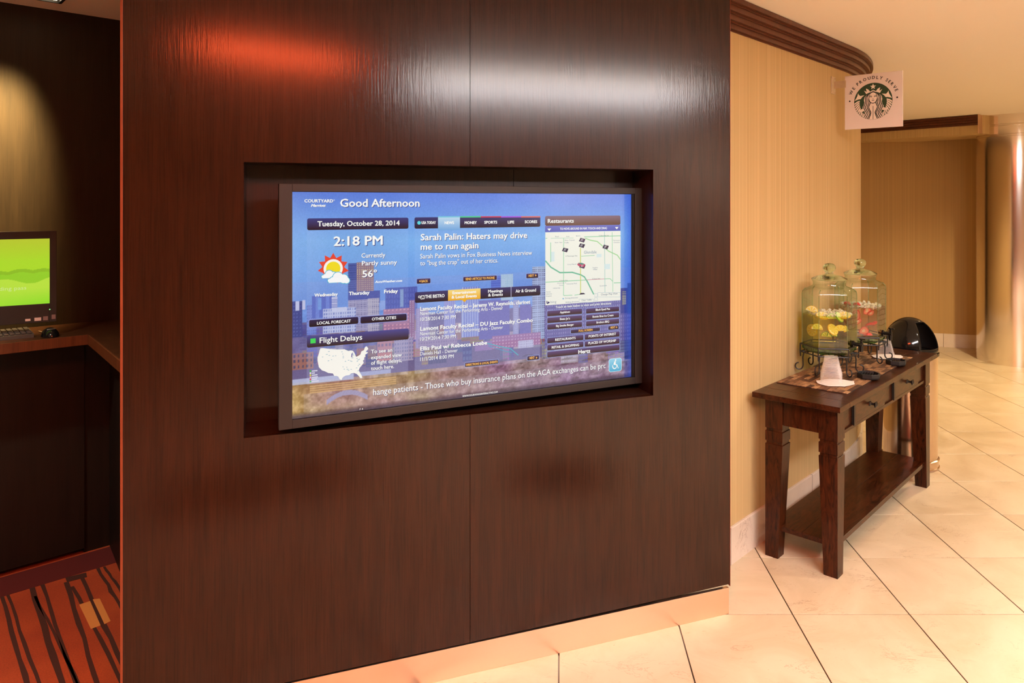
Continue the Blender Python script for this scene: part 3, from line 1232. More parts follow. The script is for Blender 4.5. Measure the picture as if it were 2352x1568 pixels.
class Sheet:
    """flat coloured print collected into one mesh: xz coordinates at stacked depths"""
    def __init__(self, uvf, base_y, dy=-0.00012):
        self.v, self.f, self.c = [], [], []
        self.uvf, self.y, self.dy = uvf, base_y, dy

    def add(self, pts, faces, cols, layer):
        b = len(self.v)
        y = self.y + self.dy * layer
        for k, p in enumerate(pts):
            self.v.append((p[0], y, p[1]))
            self.c.append(srgb2lin(cols[k] if isinstance(cols[0], (tuple, list)) else cols))
        self.f += [tuple(b + i for i in f) for f in faces]

    def rect(self, x0, x1, yt, yb, top, bot=None, layer=1, rad=0.0):
        u0, vt, Yd = self.uvf(x0, yt)
        u1, _, _ = self.uvf(x1, yt)
        _, vb, _ = self.uvf(x0, yb)
        bot = bot or top
        if rad <= 0:
            self.add([(u0, vb), (u1, vb), (u1, vt), (u0, vt)], [(0, 1, 2, 3)], [bot, bot, top, top], layer)
            return
        r = min(rad * Yd / F, (vt - vb) / 2.01, (u1 - u0) / 2.01)
        pts = []
        for cx_, cy_, a0 in ((u1 - r, vt - r, 0), (u0 + r, vt - r, 90), (u0 + r, vb + r, 180), (u1 - r, vb + r, 270)):
            for k in range(5):
                a = math.radians(a0 + 22.5 * k)
                pts.append((cx_ + r * math.cos(a), cy_ + r * math.sin(a)))
        cols = []
        for p in pts:
            t = (p[1] - vb) / (vt - vb)
            cols.append(tuple(bot[i] * (1 - t) + top[i] * t for i in range(3)))
        self.add(pts, [tuple(range(len(pts)))], cols, layer)

    def poly(self, pix, colr, layer=1):
        pts = [self.uvf(*p)[:2] for p in pix]
        self.add(pts, [tuple(range(len(pts)))], tuple(colr), layer)

    def disc(self, x, y, r, colr, layer=1, seg=24):
        u, v, Yd = self.uvf(x, y)
        rr = r * Yd / F
        pts = [(u + rr * math.cos(2 * math.pi * k / seg), v + rr * math.sin(2 * math.pi * k / seg)) for k in range(seg)]
        self.add(pts, [tuple(range(seg))], tuple(colr), layer)

    def line(self, pix, w, colr, layer=1):
        P = [self.uvf(*p) for p in pix]
        for a, b in zip(P, P[1:]):
            d = Vector((b[0] - a[0], b[1] - a[1]))
            if d.length < 1e-7:
                continue
            nrm = Vector((-d.y, d.x)).normalized() * (w * a[2] / F / 2)
            e = d.normalized() * (w * a[2] / F * .3)
            q = [(a[0] - e.x + nrm.x, a[1] - e.y + nrm.y), (a[0] - e.x - nrm.x, a[1] - e.y - nrm.y), (b[0] + e.x - nrm.x, b[1] + e.y - nrm.y), (b[0] + e.x + nrm.x, b[1] + e.y + nrm.y)]
            self.add(q, [(0, 1, 2, 3)], tuple(colr), layer)

    def text(self, s, x0, x1, yb, cap, colr=(255, 255, 255), bold=0.0, shear=0.0, layer=4, shadow=None):
        vv, ff = glyph_mesh(s, 0.0, shear)
        if not len(vv):
            return
        if bold > 0:
            k_ = len(vv)
            b_ = bold * 1.9
            offs = ((-b_, 0), (b_, 0), (0, b_ * .8), (0, -b_ * .8))
            ff = [tuple(i + j * k_ for i in f) for j in range(4) for f in ff]
            vv = np.concatenate([vv + np.array(o_) for o_ in offs])
        u0, vb, Yd = self.uvf(x0, yb)
        u1, _, _ = self.uvf(x1, yb)
        mn, mx = vv[:, 0].min(), vv[:, 0].max()
        sx = (u1 - u0) / (mx - mn)
        sy = cap * Yd / F
        if shadow:
            off = cap * .07 * Yd / F
            pts = [(u0 + (p[0] - mn) * sx + off, vb + p[1] * sy - off) for p in vv]
            self.add(pts, ff, tuple(shadow), layer - 1)
        pts = [(u0 + (p[0] - mn) * sx, vb + p[1] * sy) for p in vv]
        self.add(pts, ff, tuple(colr), layer)

    def build(self, name, parent, mat='display'):
        # faces must look towards -y
        return raw_mesh(name, self.v, self.f, np.array(self.c), parent, mat)


WH, ORG = (255, 255, 252), (250, 190, 90)
DKT, DKB = (66, 58, 116), (38, 22, 26)
SH = (52, 56, 130)
B1 = .018

# header
S = Sheet(tv_uv, SCR_IN)
S.text('COURTYARD', 699, 765.5, 464.6, 7.4, WH, .03, shadow=SH)
S.text('\u00ae', 766, 769, 461, 3.5, WH, layer=4)
S.text('Marriott', 714, 748.5, 474.6, 6.2, WH, .04, .3, shadow=SH)
S.text('Good Afternoon', 781, 964, 474.6, 19.0, WH, B1, shadow=SH)
S.text('F 4', 826, 834, 941.5, 4, WH)
S.text('hange patients - Those who buy insurance plans on the ACA exchanges can be prc', 857, 1391, 907.4, 15.2, WH, .004, shadow=(86, 66, 120))
S.text('WWW.FOURWINGSINTERACTIVE.COM', 1062, 1143, 911.6, 4.2, WH, .01)
S.build('greeting_and_ticker', screen)

# weather tile
S = Sheet(tv_uv, SCR_IN)
S.rect(705.5, 938, 501.5, 528.5, (58, 62, 128), (40, 20, 34), 1, 4)
S.text('Tuesday, October 28, 2014', 729, 918, 519.6, 12.2, WH, B1, shadow=(30, 20, 40))
S.text('2:18 PM', 766, 879, 564.4, 22.5, WH, B1, shadow=SH)
sx_, sy_ = 765.4, 616.5
rays = []
for k in range(22):
    a = math.radians(90 + k * 360 / 22)
    r_ = 36.0 if k % 2 == 0 else 25.0
    rays.append((sx_ + r_ * math.cos(a), sy_ - r_ * math.sin(a)))
S.poly(rays, (238, 72, 50), 1)
S.disc(sx_, sy_, 21.5, (255, 250, 244), 2)
S.disc(sx_, sy_, 16, (250, 226, 40), 3)


def cloud(cx_, cy_, sc, l0):
    for grow, colr, lay in ((2.2, (78, 190, 214), l0), (0, (255, 255, 255), l0 + 1)):
        for dx, dy, r_ in ((0, 0, 11), (13, 4, 10), (-12, 6, 6), (-19, 8, 4), (20, 8, 6.5)):
            S.disc(cx_ + dx * sc, cy_ + dy * sc, r_ * sc + grow * .7, colr, lay)
        S.rect(cx_ - (21 + grow * .5) * sc, cx_ + (24 + grow * .3) * sc, cy_ + 4 * sc, cy_ + (13.5 + grow * .4) * sc, colr, colr, lay)


cloud(756, 629, .75, 4)
cloud(776, 636, 1.0, 6)
S.text('Currently', 830, 885, 591.8, 10.8, WH, .012, shadow=SH)
S.text('Partly sunny', 831, 912, 609.6, 10.8, WH, .012, shadow=SH)
S.text('56\u00b0', 832, 866, 636.4, 16, WH, B1, shadow=SH)
S.text('AccuWeather.com', 861, 924, 649.6, 5.4, WH, .03, .25)
S.text('Wednesday', 722, 776, 681.4, 7.8, WH, .03, shadow=SH)
S.text('Thursday', 801, 849, 677.8, 8.2, WH, .03, shadow=SH)
S.text('Friday', 882, 914, 673.4, 8.4, WH, .03, shadow=SH)
for x0_, x1_, yt, yb, s_, a, b_, ba in ((710, 823, 735, 751, 'LOCAL FORECAST', 728, 806, 745.2), (828, 934, 727.5, 743, 'OTHER CITIES', 854, 910, 735.8)):
    S.rect(x0_ - 1.5, x1_ + 1.5, yt - 1.5, yb + 1.5, (150, 160, 222), (140, 148, 214), 1, 4)
    S.rect(x0_, x1_, yt, yb, (44, 36, 80), (26, 14, 18), 2, 3)
    S.text(s_, a, b_, ba, 6.8, WH, .02, layer=5)
S.build('weather_tile', screen)

# flight tile
S = Sheet(tv_uv, SCR_IN)
S.rect(705, 938.5, 772, 798.5, (74, 74, 148), (46, 26, 22), 1, 4)
S.rect(713, 725, 777.5, 788.6, (60, 220, 90), None, 3)
S.text('Flight Delays', 734, 832, 787.6, 13.2, WH, .012, shadow=(30, 20, 30))


def c8(x, y):
    return 680 + x * .11905, 780 + y * .11905


us = [(470, 165), (520, 160), (650, 178), (800, 186), (935, 182), (960, 195), (1010, 215), (1060, 205), (1100, 215), (1130, 260), (1150, 310), (1160, 330), (1200, 310), (1240, 285),
      (1260, 225), (1310, 200), (1330, 140), (1355, 125), (1375, 140), (1395, 175), (1370, 205), (1345, 230), (1390, 245), (1370, 265), (1330, 290), (1340, 320), (1310, 350), (1320, 375),
      (1290, 400), (1305, 445), (1270, 490), (1225, 545), (1210, 590), (1235, 640), (1265, 690), (1280, 735), (1240, 740), (1210, 700), (1170, 660), (1120, 640), (1060, 650), (1030, 680),
      (960, 690), (920, 710), (890, 740), (880, 775), (840, 760), (815, 710), (775, 695), (740, 700), (710, 650), (620, 640), (560, 610), (500, 590), (470, 560), (440, 530), (425, 460),
      (415, 400), (415, 340), (440, 260), (455, 200)]
S.poly([c8(*p) for p in us][::-1], (254, 252, 244), 2)
S.poly([c8(*p) for p in ((1062, 335), (1070, 270), (1098, 240), (1088, 285), (1084, 335))][::-1], (104, 100, 168), 3)
for k in range(34):
    q = (random.uniform(480, 1230), random.uniform(220, 600))
    x_, y_ = c8(*q)
    S.rect(x_, x_ + random.uniform(2, 4.5), y_, y_ + 1.3, (150, 190, 206), None, 3)
for k, colr in enumerate(((50, 190, 60), (235, 235, 240), (220, 210, 40), (240, 180, 190), (220, 60, 60), (90, 190, 110))):
    x_, y_ = c8(262, 590 + 40 * k)
    S.rect(x_, x_ + 3.6, y_, y_ + 3.6, colr, None, 3)
    S.rect(x_ + 5, x_ + 5 + (13, 7, 13, 14, 12, 16)[k], y_ + .5, y_ + 3, (224, 224, 242), None, 3)
for s_, x1_, yb in (('To see an', 901, 811.6), ('expanded view', 923, 825), ('of flight delays,', 923, 837.6), ('touch here.', 905, 850.2)):
    S.text(s_, 852, x1_, yb, 9, WH, .014, shadow=(90, 76, 130))
S.build('flight_delay_tile', screen)

# news tile
S = Sheet(tv_uv, SCR_IN)
S.rect(952, 1241, 499, 525, (60, 60, 116), (36, 24, 42), 1, 4)
S.rect(1006, 1056.5, 498, 529, (196, 226, 246), (112, 172, 230), 2)
for x0_, x1_, colr in ((1006, 1056, (120, 206, 230)), (1057, 1104, (70, 214, 140)), (1104, 1151, (214, 60, 84)), (1151, 1197, (178, 84, 226)), (1197, 1241, (232, 110, 96))):
    S.rect(x0_, x1_, 496.6, 499.4, colr, None, 3)
S.disc(962.5, 511.5, 4.2, (92, 222, 232), 3)
for s_, a, b_, yb in (('USA TODAY', 968, 1001, 514.2), ('NEWS', 1021, 1043, 514.4), ('MONEY', 1067, 1095, 514.2), ('SPORTS', 1112, 1142, 513.4), ('LIFE', 1166, 1181, 513), ('SCORES', 1205, 1234, 512.2)):
    S.text(s_, a, b_, yb, 6.4, WH, .035)
S.text('Sarah Palin: Haters may drive', 966, 1211, 551.8, 15.4, WH, B1, shadow=SH)
S.text('me to run again', 966, 1099, 573.6, 15.2, WH, B1, shadow=SH)
S.text('Sarah Palin vows in Fox Business News interview', 965, 1222, 593.8, 11.4, WH, .006, shadow=SH)
S.text('to "bug the crap" out of her critics.', 965, 1144, 609.4, 11.2, WH, .006, shadow=SH)


def button(S, x0_, x1_, yt, yb, s_, a, b_, ba, cap=5.6, colr=ORG, top=(70, 52, 104), bot=(44, 24, 34), bold=.03, rad=2):
    S.rect(x0_ - 1, x1_ + 1, yt - 1, yb + 1, (150, 170, 226), (150, 170, 226), 1, rad + 1)
    S.rect(x0_, x1_, yt, yb, top, bot, 2, rad)
    S.text(s_, a, b_, ba, cap, colr, bold, layer=4)


button(S, 957.5, 988.5, 640.5, 651.5, 'BACK', 968, 983, 648.2)
S.poly([(966, 642.8), (966, 648), (962, 645.4)], ORG, 4)
button(S, 1064, 1141, 636, 646, 'SEND ARTICLE TO PHONE', 1069, 1136, 643.4)
button(S, 1209, 1236, 628.6, 639, 'NEXT', 1214, 1226, 635.6)
S.poly([(1229, 629.4), (1232.5, 632), (1229, 634.8)], ORG, 4)
S.build('news_tile', screen)

# events tile
S = Sheet(tv_uv, SCR_IN)
S.rect(953, 1241, 671, 695.6, (58, 56, 110), (34, 22, 28), 1, 4)
S.rect(1029, 1103.5, 666, 690.6, (255, 224, 130), (246, 176, 30), 2)
S.poly([(1060, 687.6), (1067, 694), (1074, 686)], (246, 178, 32), 2)
S.rect(1173, 1174.4, 657, 681.4, (190, 190, 220), None, 3)
for k, (x_, y_) in enumerate(((963, 681.5), (968, 684.5))):
    S.disc(x_, y_, 2.8, WH, 3)
    S.disc(x_, y_, 1.5, (40, 34, 60), 4)
S.rect(966.5, 975, 678.5, 687, WH, None, 2)
S.rect(968, 973.6, 680, 685.4, (40, 34, 60), None, 3)
S.text('THE BISTRO', 976, 1021, 684.8, 7.8, WH, .025)
S.text('Entertainment', 1039, 1094, 675.6, 6.8, WH, .03)
S.text('& Local Events', 1037, 1095, 685.4, 6.8, WH, .03)
S.text('Meetings', 1121, 1155, 672, 6.8, WH, .025)
S.text('& Events', 1121, 1155, 680.6, 6.8, WH, .025)
S.text('Air & Ground', 1184, 1231, 671.8, 7.6, WH, .02)
EV = ((('Lamont Faculty Recital \u2013 Jeremy W. Reynolds, clarinet', 1218, 713.8), ('Newman Center for the Performing Arts - Denver', 1155, 724), ('10/28/2014 7:30 PM', 1047, 737.2)),
      (('Lamont Faculty Recital \u2013 DU Jazz Faculty Combo', 1224, 759.4), ('Newman Center for the Performing Arts - Denver', 1155, 770.6), ('10/29/2014 7:30 PM', 1047, 782.8)),
      (('Ellis Paul w/ Rebecca Loebe', 1119, 805), ('Daniels Hall - Denver', 1051, 816.2), ('11/1/2014 8:00 PM', 1042, 829)))
for grp in EV:
    for k, (s_, x1_, yb) in enumerate(grp):
        S.text(s_, 965, x1_, yb, (9.6, 8.6, 8.8)[k], WH, (.026, .006, .01)[k], shadow=(74, 66, 140))
# cyan slide behind the lettering
S.line([(1118, 788), (1150, 796), (1172, 800), (1190, 815)], 2.2, (90, 180, 206), 1)
S.line([(1122, 794), (1160, 806), (1176, 809)], 1.4, (90, 170, 206), 1)
button(S, 1068, 1145, 833, 842.6, 'DIRECTIONS & LOCAL EVENTS', 1070, 1143, 840.2, 5)
button(S, 1211, 1238, 818, 827.6, 'NEXT', 1216, 1228, 824.6)
S.poly([(1231, 818.6), (1234.5, 821), (1231, 823.8)], ORG, 4)
S.build('events_tile', screen)

# restaurant tile
S = Sheet(tv_uv, SCR_IN)
S.rect(1252, 1425, 496, 518.6, (132, 108, 128), (104, 68, 52), 1, 4)
S.text('Restaurants', 1258, 1318, 511.8, 9.4, WH, .022, shadow=(60, 40, 50))
S.rect(1252, 1425, 518.8, 532.8, (110, 116, 202), (86, 96, 186), 1)
S.text('TO MOVE AROUND IN MAP, TOUCH AND DRAG', 1286, 1394, 528, 5.4, WH, .02)
S.poly([(1257, 525), (1266, 524.4), (1261.5, 530)], WH, 3)
S.poly([(1412.5, 521.4), (1420.5, 521), (1416.6, 526.6)], WH, 3)
S.rect(1252.5, 1425.4, 533.4, 701, (248, 249, 236), (246, 247, 236), 1)


def c5(x, y):
    return 1230 + x * .14027, 480 + y * .14031


GR, GR2, YL = (142, 214, 168), (120, 196, 164), (214, 220, 132)
roads = [([(165, 850), (250, 950), (400, 1040), (600, 1035), (740, 1075), (800, 1110), (850, 1190), (950, 1390)], 3.2, GR2),
         ([(820, 480), (900, 510), (1010, 530), (1080, 590), (1200, 690), (1340, 755), (1390, 825)], 2.4, (170, 222, 160)),
         ([(800, 455), (1390, 437)], 1.6, GR), ([(460, 480), (458, 1410)], 1.4, GR), ([(735, 640), (738, 1380)], 2.4, YL), ([(165, 1197), (830, 1160)], 1.6, GR),
         ([(830, 1158), (1130, 1143)], 1.2, (206, 140, 160)), ([(1130, 1143), (1220, 1138), (1262, 1180)], 1.4, GR), ([(1285, 1208), (1390, 1205)], 1.6, GR), ([(1130, 370), (1135, 1360)], 1.2, (150, 204, 196)),
         ([(1255, 380), (1265, 1350)], 1.2, GR), ([(248, 550), (250, 865)], 1.6, GR), ([(750, 772), (965, 758)], 1.2, GR), ([(460, 1415), (600, 1408)], 1.3, GR), ([(640, 1408), (720, 1396)], 1.3, GR),
         ([(250, 478), (620, 472)], 1.0, (180, 220, 200)), ([(165, 478), (190, 477)], 1.3, GR)]
for pts, w, colr in roads:
    S.line([c5(*p) for p in pts], w, colr, 2)
for a in ((255, 700, 310, 860), (1000, 735, 1080, 790), (1130, 900, 1220, 985)):
    p0, p1 = c5(a[0], a[1]), c5(a[2], a[3])
    S.rect(p0[0], p1[0], p0[1], p1[1], (222, 240, 240), None, 2)
for x_, y_, colr in ((762, 508, (96, 70, 96)), (757, 597, (40, 34, 60)), (484, 668, (40, 40, 70)), (1146, 620, (60, 40, 60)), (765, 935, (60, 44, 80))):
    q = [(x_ - 52, y_ + 18), (x_ + 30, y_ + 40), (x_ + 55, y_ - 18), (x_ - 26, y_ - 38)]
    S.poly([c5(*p) for p in q], (44, 40, 84), 3)
    q = [(x_ - 38, y_ + 10), (x_ + 24, y_ + 26), (x_ + 42, y_ - 16), (x_ - 20, y_ - 30)]
    S.poly([c5(*p) for p in q], colr, 4)
    for dx in (-12, 6):
        S.line([c5(x_ + dx - 8, y_ + 12), c5(x_ + dx + 6, y_ - 20)], 1.0, (236, 236, 246), 5)
S.poly([c5(*p) for p in ((680, 905), (700, 930), (790, 950), (815, 905), (760, 880), (705, 878))][::-1], (200, 70, 110), 5)
S.poly([c5(*p) for p in ((690, 895), (780, 910), (795, 893), (740, 878))], (70, 150, 140), 6)
S.poly([c5(*p) for p in ((712, 1400), (815, 1392), (790, 1372), (740, 1372))], (44, 40, 70), 4)
MT = (96, 120, 150)
for s_, x0_, x1_, yb, cap, colr in (('Glendale', 792, 998, 730, 7, (110, 140, 170)), ('Road', 323, 380, 460, 3, MT), ('Aerial', 500, 553, 457, 2.6, MT), ('Bird\u2019s', 665, 732, 448, 2.6, MT), ('Slow  Fast', 315, 440, 557, 2.6, MT),
                                    ('E Mississippi Ave', 495, 685, 780, 2.8, (70, 90, 110)), ('Cory Merrill', 522, 668, 916, 2.8, MT), ('Virginia', 932, 1018, 968, 2.8, MT), ('Village', 937, 1010, 996, 2.8, MT), ('E Evans Ave', 395, 525, 1180, 2.8, (70, 90, 110)),
                                    ('E Evans Ave', 930, 1055, 1150, 2.8, (70, 90, 110)), ('University of', 355, 500, 1222, 2.8, MT), ('Denver', 388, 455, 1256, 2.8, MT), ('University Park', 508, 678, 1234, 2.8, MT), ('University', 288, 402, 1304, 2.8, MT), ('Goldsmith', 1050, 1165, 1266, 2.8, MT),
                                    ('Porter', 178, 250, 1366, 2.8, MT), ('Adventist', 172, 268, 1400, 2.8, MT), ('Hospital', 174, 262, 1434, 2.8, MT), ('Fairmount', 1272, 1380, 522, 2.8, MT), ('Cemetery', 1278, 1376, 556, 2.8, MT), ('Non-Transit', 478, 640, 520, 2.8, MT), ('Traffic', 468, 548, 560, 2.8, MT),
                                    ('E Alameda Ave', 1040, 1200, 442, 2.6, (70, 90, 110)), ('Driving directions', 485, 693, 1470, 3.2, (80, 110, 150)), ('Walking directions', 487, 705, 1536, 3.2, (80, 110, 150)), ('Clear Traffic', 752, 918, 1506, 4, (90, 110, 140)), ('Change Map View', 1070, 1342, 1412, 4.6, (90, 110, 140)), ('bing', 245, 340, 1540, 6, (150, 160, 180))):
    a, b_ = c5(x0_, yb), c5(x1_, yb)
    S.text(s_, a[0], b_[0], a[1], cap, colr, .0, layer=5)
for q in ((1020, 1388, 1365, 1437), (715, 950, 1474, 1528), (968, 1012, 1385, 1432), (968, 1012, 1450, 1500)):
    p0, p1 = c5(q[0], q[2]), c5(q[1], q[3])
    for s0, s1 in (((p0[0], p0[1]), (p1[0], p0[1])), ((p0[0], p1[1]), (p1[0], p1[1])), ((p0[0], p0[1]), (p0[0], p1[1])), ((p1[0], p0[1]), (p1[0], p1[1]))):
        S.line([s0, s1], .5, (150, 176, 200), 4)
S.disc(*c5(452, 1466), 1.6, (90, 170, 220), 4)
S.poly([c5(*p) for p in ((180, 1500), (193, 1503), (196, 1552), (180, 1545))][::-1], (50, 50, 110), 5)
S.poly([c5(*p) for p in ((190, 1556), (230, 1534), (226, 1518), (203, 1512))], (50, 50, 110), 5)
S.text('Touch an item below to view and print directions', 1276, 1404, 707.6, 5.4, WH, .015, shadow=SH)
BT, BB = (92, 70, 126), (52, 26, 22)
for x0_, x1_, yt, yb, s_, a, b_, ba, cap in ((1257, 1337, 714, 726.4, 'Applebees', 1286, 1309, 719.4, 5), (1257, 1337, 729.6, 742, 'Beau Jo\u2019s', 1286, 1309, 734.8, 5), (1257, 1337, 745, 757, 'Big Smoke Burger', 1277, 1318, 750.6, 5),
                                             (1346, 1422, 708.6, 720, 'Black Eyed Pea', 1368, 1401, 713.6, 5), (1346, 1422, 723.2, 734.6, 'Bonnie Brae Ice Cream', 1361, 1409, 729.4, 5), (1346, 1422, 737.6, 749, 'Brothers BBQ', 1370, 1399, 742.6, 5),
                                             (1257, 1340, 776, 788.4, 'RESTAURANTS', 1275, 1322, 782.8, 5.8), (1343, 1423, 767.6, 780, 'POINTS OF INTEREST', 1352, 1415, 774.8, 5.8), (1257, 1340, 792, 804.6, 'RETAIL & SHOPPING', 1267, 1330, 800.4, 5.8),
                                             (1343, 1423, 784, 796.2, 'PLACES OF WORSHIP', 1351, 1415, 790.6, 5.8)):
    button(S, x0_, x1_, yt, yb, s_, a, b_, ba, cap, WH, BT, BB, .02)
button(S, 1257, 1423, 808, 821, 'Hertz', 1328, 1356, 812, 8.6, WH, BT, BB, .035)
button(S, 1311, 1378, 757.2, 765.6, 'FULL SCREEN', 1329, 1361, 761.8, 4.8)
button(S, 1397, 1421, 748.6, 757.6, 'NEXT', 1402, 1413, 754.4, 4.8)
S.poly([(1415, 748.8), (1418, 751), (1415, 753.4)], ORG, 4)
# access symbol
S.rect(1398, 1428, 824, 855, (214, 238, 250), None, 1, 6)
S.rect(1399, 1427, 825, 854, (150, 216, 240), (64, 176, 216), 2, 5)
S.disc(1413.8, 826.6, 2.0, WH, 3)
S.poly([(1411.5, 829), (1414.4, 829), (1413.4, 838.6), (1408.4, 836.6)][::-1], WH, 3)
S.line([(1411, 837), (1417, 837.2), (1419, 843), (1420, 845)], 1.6, WH, 3)
S.disc(1411.6, 841, 6.2, WH, 3)
S.disc(1411.8, 840.6, 4.4, (92, 190, 224), 4)
S.poly([(1406.8, 833), (1414.2, 832), (1413, 838), (1408, 839)][::-1], (92, 190, 224), 4)
S.poly([(1411.5, 829), (1414.4, 829), (1413.4, 838.6), (1408.4, 836.6)][::-1], WH, 5)
S.build('restaurant_tile', screen)

# cable looping below the set
bm = bm_new()
tube(bm, [(.30, .066, TVZ + .05), (.33, .05, TVZ - .004), (.38, .045, TVZ - .014), (.43, .05, TVZ - .002), (.46, .066, TVZ + .05)], .003)
obj('cable', bm, 'black_matte', tv, smooth=True)

# ------------------------------------------------------------------ FLAG SIGN on the curved wall
wp = min(WALL_PTS, key=lambda w: abs(w[0] / w[1] - (1911 - CX) / F) if w[1] < 5 else 9)
sd = Vector((0.78, -0.625)).normalized()               # out from the wall
wpt = Vector((wp[0], wp[1]))


def on_ray(p, d, px):
    a = (px - CX) / F
    k = (a * p.y - p.x) / (d.x - a * d.y)
    return p + d * k


sl, sr = on_ray(wpt, sd, 1940.2), on_ray(wpt, sd, 2073.3)
SW = (sr - sl).length
sz1, sz0 = H - (175.5 - CY) / F * sl.y, H - (298 - CY) / F * sl.y
sign_rz = math.atan2(sd.y, sd.x)
sign = empty('flag_sign', loc=(sl.x, sl.y, 0), rz=sign_rz, label='square flag sign with a round green emblem jutting from the papered wall', cat='sign')
# local x outward, y away from the viewer, z up
bm = bm_new()
box(bm, 0, SW, 0.0, 0.012, sz0, sz1, bev=.0015)
plate = obj('plate', bm, 'sign', sign)
d0 = (wpt - sl).length
za, zb = H - (187 - CY) / F * (sl.y + .03), H - (203.5 - CY) / F * (sl.y + .03)
bm = bm_new()
box(bm, -d0 + .010, 0.008, -0.003, -0.0005, zb, za, bev=.001)
obj('arm', bm, 'bracket', sign)
bm = bm_new()
box(bm, 0.0, 0.004, -0.024, 0.036, zb - .028, za + .028, bev=.001)
pl_ = obj('wall_plate', bm, 'bracket', sign)
tx, ty = wp[2], wp[3]
pl_.rotation_euler = (0, 0, math.atan2(-tx, ty) - sign_rz)
off = Matrix.Rotation(-sign_rz, 4, 'Z') @ Vector((wpt.x + ty * .0005 - sl.x, wpt.y - tx * .0005 - sl.y, 0))
pl_.location = off
bm = bm_new()
for yy, zz in ((-.016, zb - .02), (.028, zb - .02), (-.016, za + .02), (.028, za + .02)):
    lathe(bm, [(0.004, 0), (0.004, 0.0015), (0.002, .0025)], 10, mtx=Matrix.Translation((0.004, yy, zz)) @ Matrix.Rotation(math.pi / 2, 4, 'Y'))
o = obj('screws', bm, 'steel', pl_)
o['kind'] = 'stuff'


def sign_uv(cx_, cy_):
    """crop pixels (9.8 per photo pixel, origin 1880,150) -> plate coordinates"""
    px, py = 1880 + cx_ / 9.8, 150 + cy_ / 9.8
    p = on_ray(sl, sd, px)
    return (p - sl).length * (1 if (p - sl).dot(sd) > 0 else -1), H - (py - CY) / F * p.y, p.y


class Ink(Sheet):
    def build(self, name, parent, mat):
        me = bpy.data.meshes.new(name)
        me.from_pydata([tuple(v) for v in self.v], [], self.f)
        me.materials.append(M[mat])
        o = bpy.data.objects.new(name, me)
        C.objects.link(o)
        o.parent = parent
        return o


lcu, lcv, _ = sign_uv(1228, 806)
LR = abs(sign_uv(1660, 770)[0] - sign_uv(796, 840)[0]) / 2
iy = -0.0003


def U(x, y):
    """unit emblem coordinates (x right, y up, circle radius 1)"""
    return lcu + x * LR, lcv + y * LR


def cu_(cx_, cy_):
    """crop pixel -> unit emblem coordinates"""
    a, b, _ = sign_uv(cx_, cy_)
    return (a - lcu) / LR, (b - lcv) / LR


class Emblem:
    def __init__(self):
        self.bm = bmesh.new()

    def poly(self, pts, lay):
        vs = []
        for p in pts:
            q = U(*p)
            vs.append(self.bm.verts.new((q[0], -0.0003 - .00015 * lay, q[1])))
        try:
            self.bm.faces.new(vs)
        except ValueError:
            pass

    def stroke(self, pts, w, lay, smooth=True):
        P = [Vector(p) for p in pts]
        if smooth:
            Q = []
            n_ = len(P)
            for i in range(n_ - 1):
                p0, p1, p2, p3 = P[max(i - 1, 0)], P[i], P[i + 1], P[min(i + 2, n_ - 1)]
                for k in range(6):
                    t = k / 6
                    Q.append(.5 * ((2 * p1) + (p2 - p0) * t + (2 * p0 - 5 * p1 + 4 * p2 - p3) * t * t + (3 * p1 - p0 - 3 * p2 + p3) * t ** 3))
            Q.append(P[-1])
            P = Q
        L_, R_ = [], []
        for i, p in enumerate(P):
            d = (P[min(i + 1, len(P) - 1)] - P[max(i - 1, 0)])
            d = d.normalized() if d.length > 1e-9 else Vector((1, 0))
            nn = Vector((-d.y, d.x)) * w / 2
            L_.append(p + nn)
            R_.append(p - nn)
        for i in range(len(P) - 1):
            # keep the print inside the round field
            if max(P[i].length, P[i + 1].length) > 1.0:
                continue
            self.poly([L_[i], R_[i], R_[i + 1], L_[i + 1]], lay)

    def build(self, name, mat):
        o = obj(name, self.bm, mat, plate)
        return o


def disc_pts(cx_, cy_, r, n_=64, ry=None):
    return [(cx_ + r * math.cos(2 * math.pi * k / n_), cy_ + (ry or r) * math.sin(2 * math.pi * k / n_)) for k in range(n_)]


def mir(p):
    return (-p[0], p[1])


green = Emblem()
green.poly(disc_pts(0, 0, 1.0), 0)
green.build('emblem_field', 'ink_green')
wht, drk = Emblem(), Emblem()
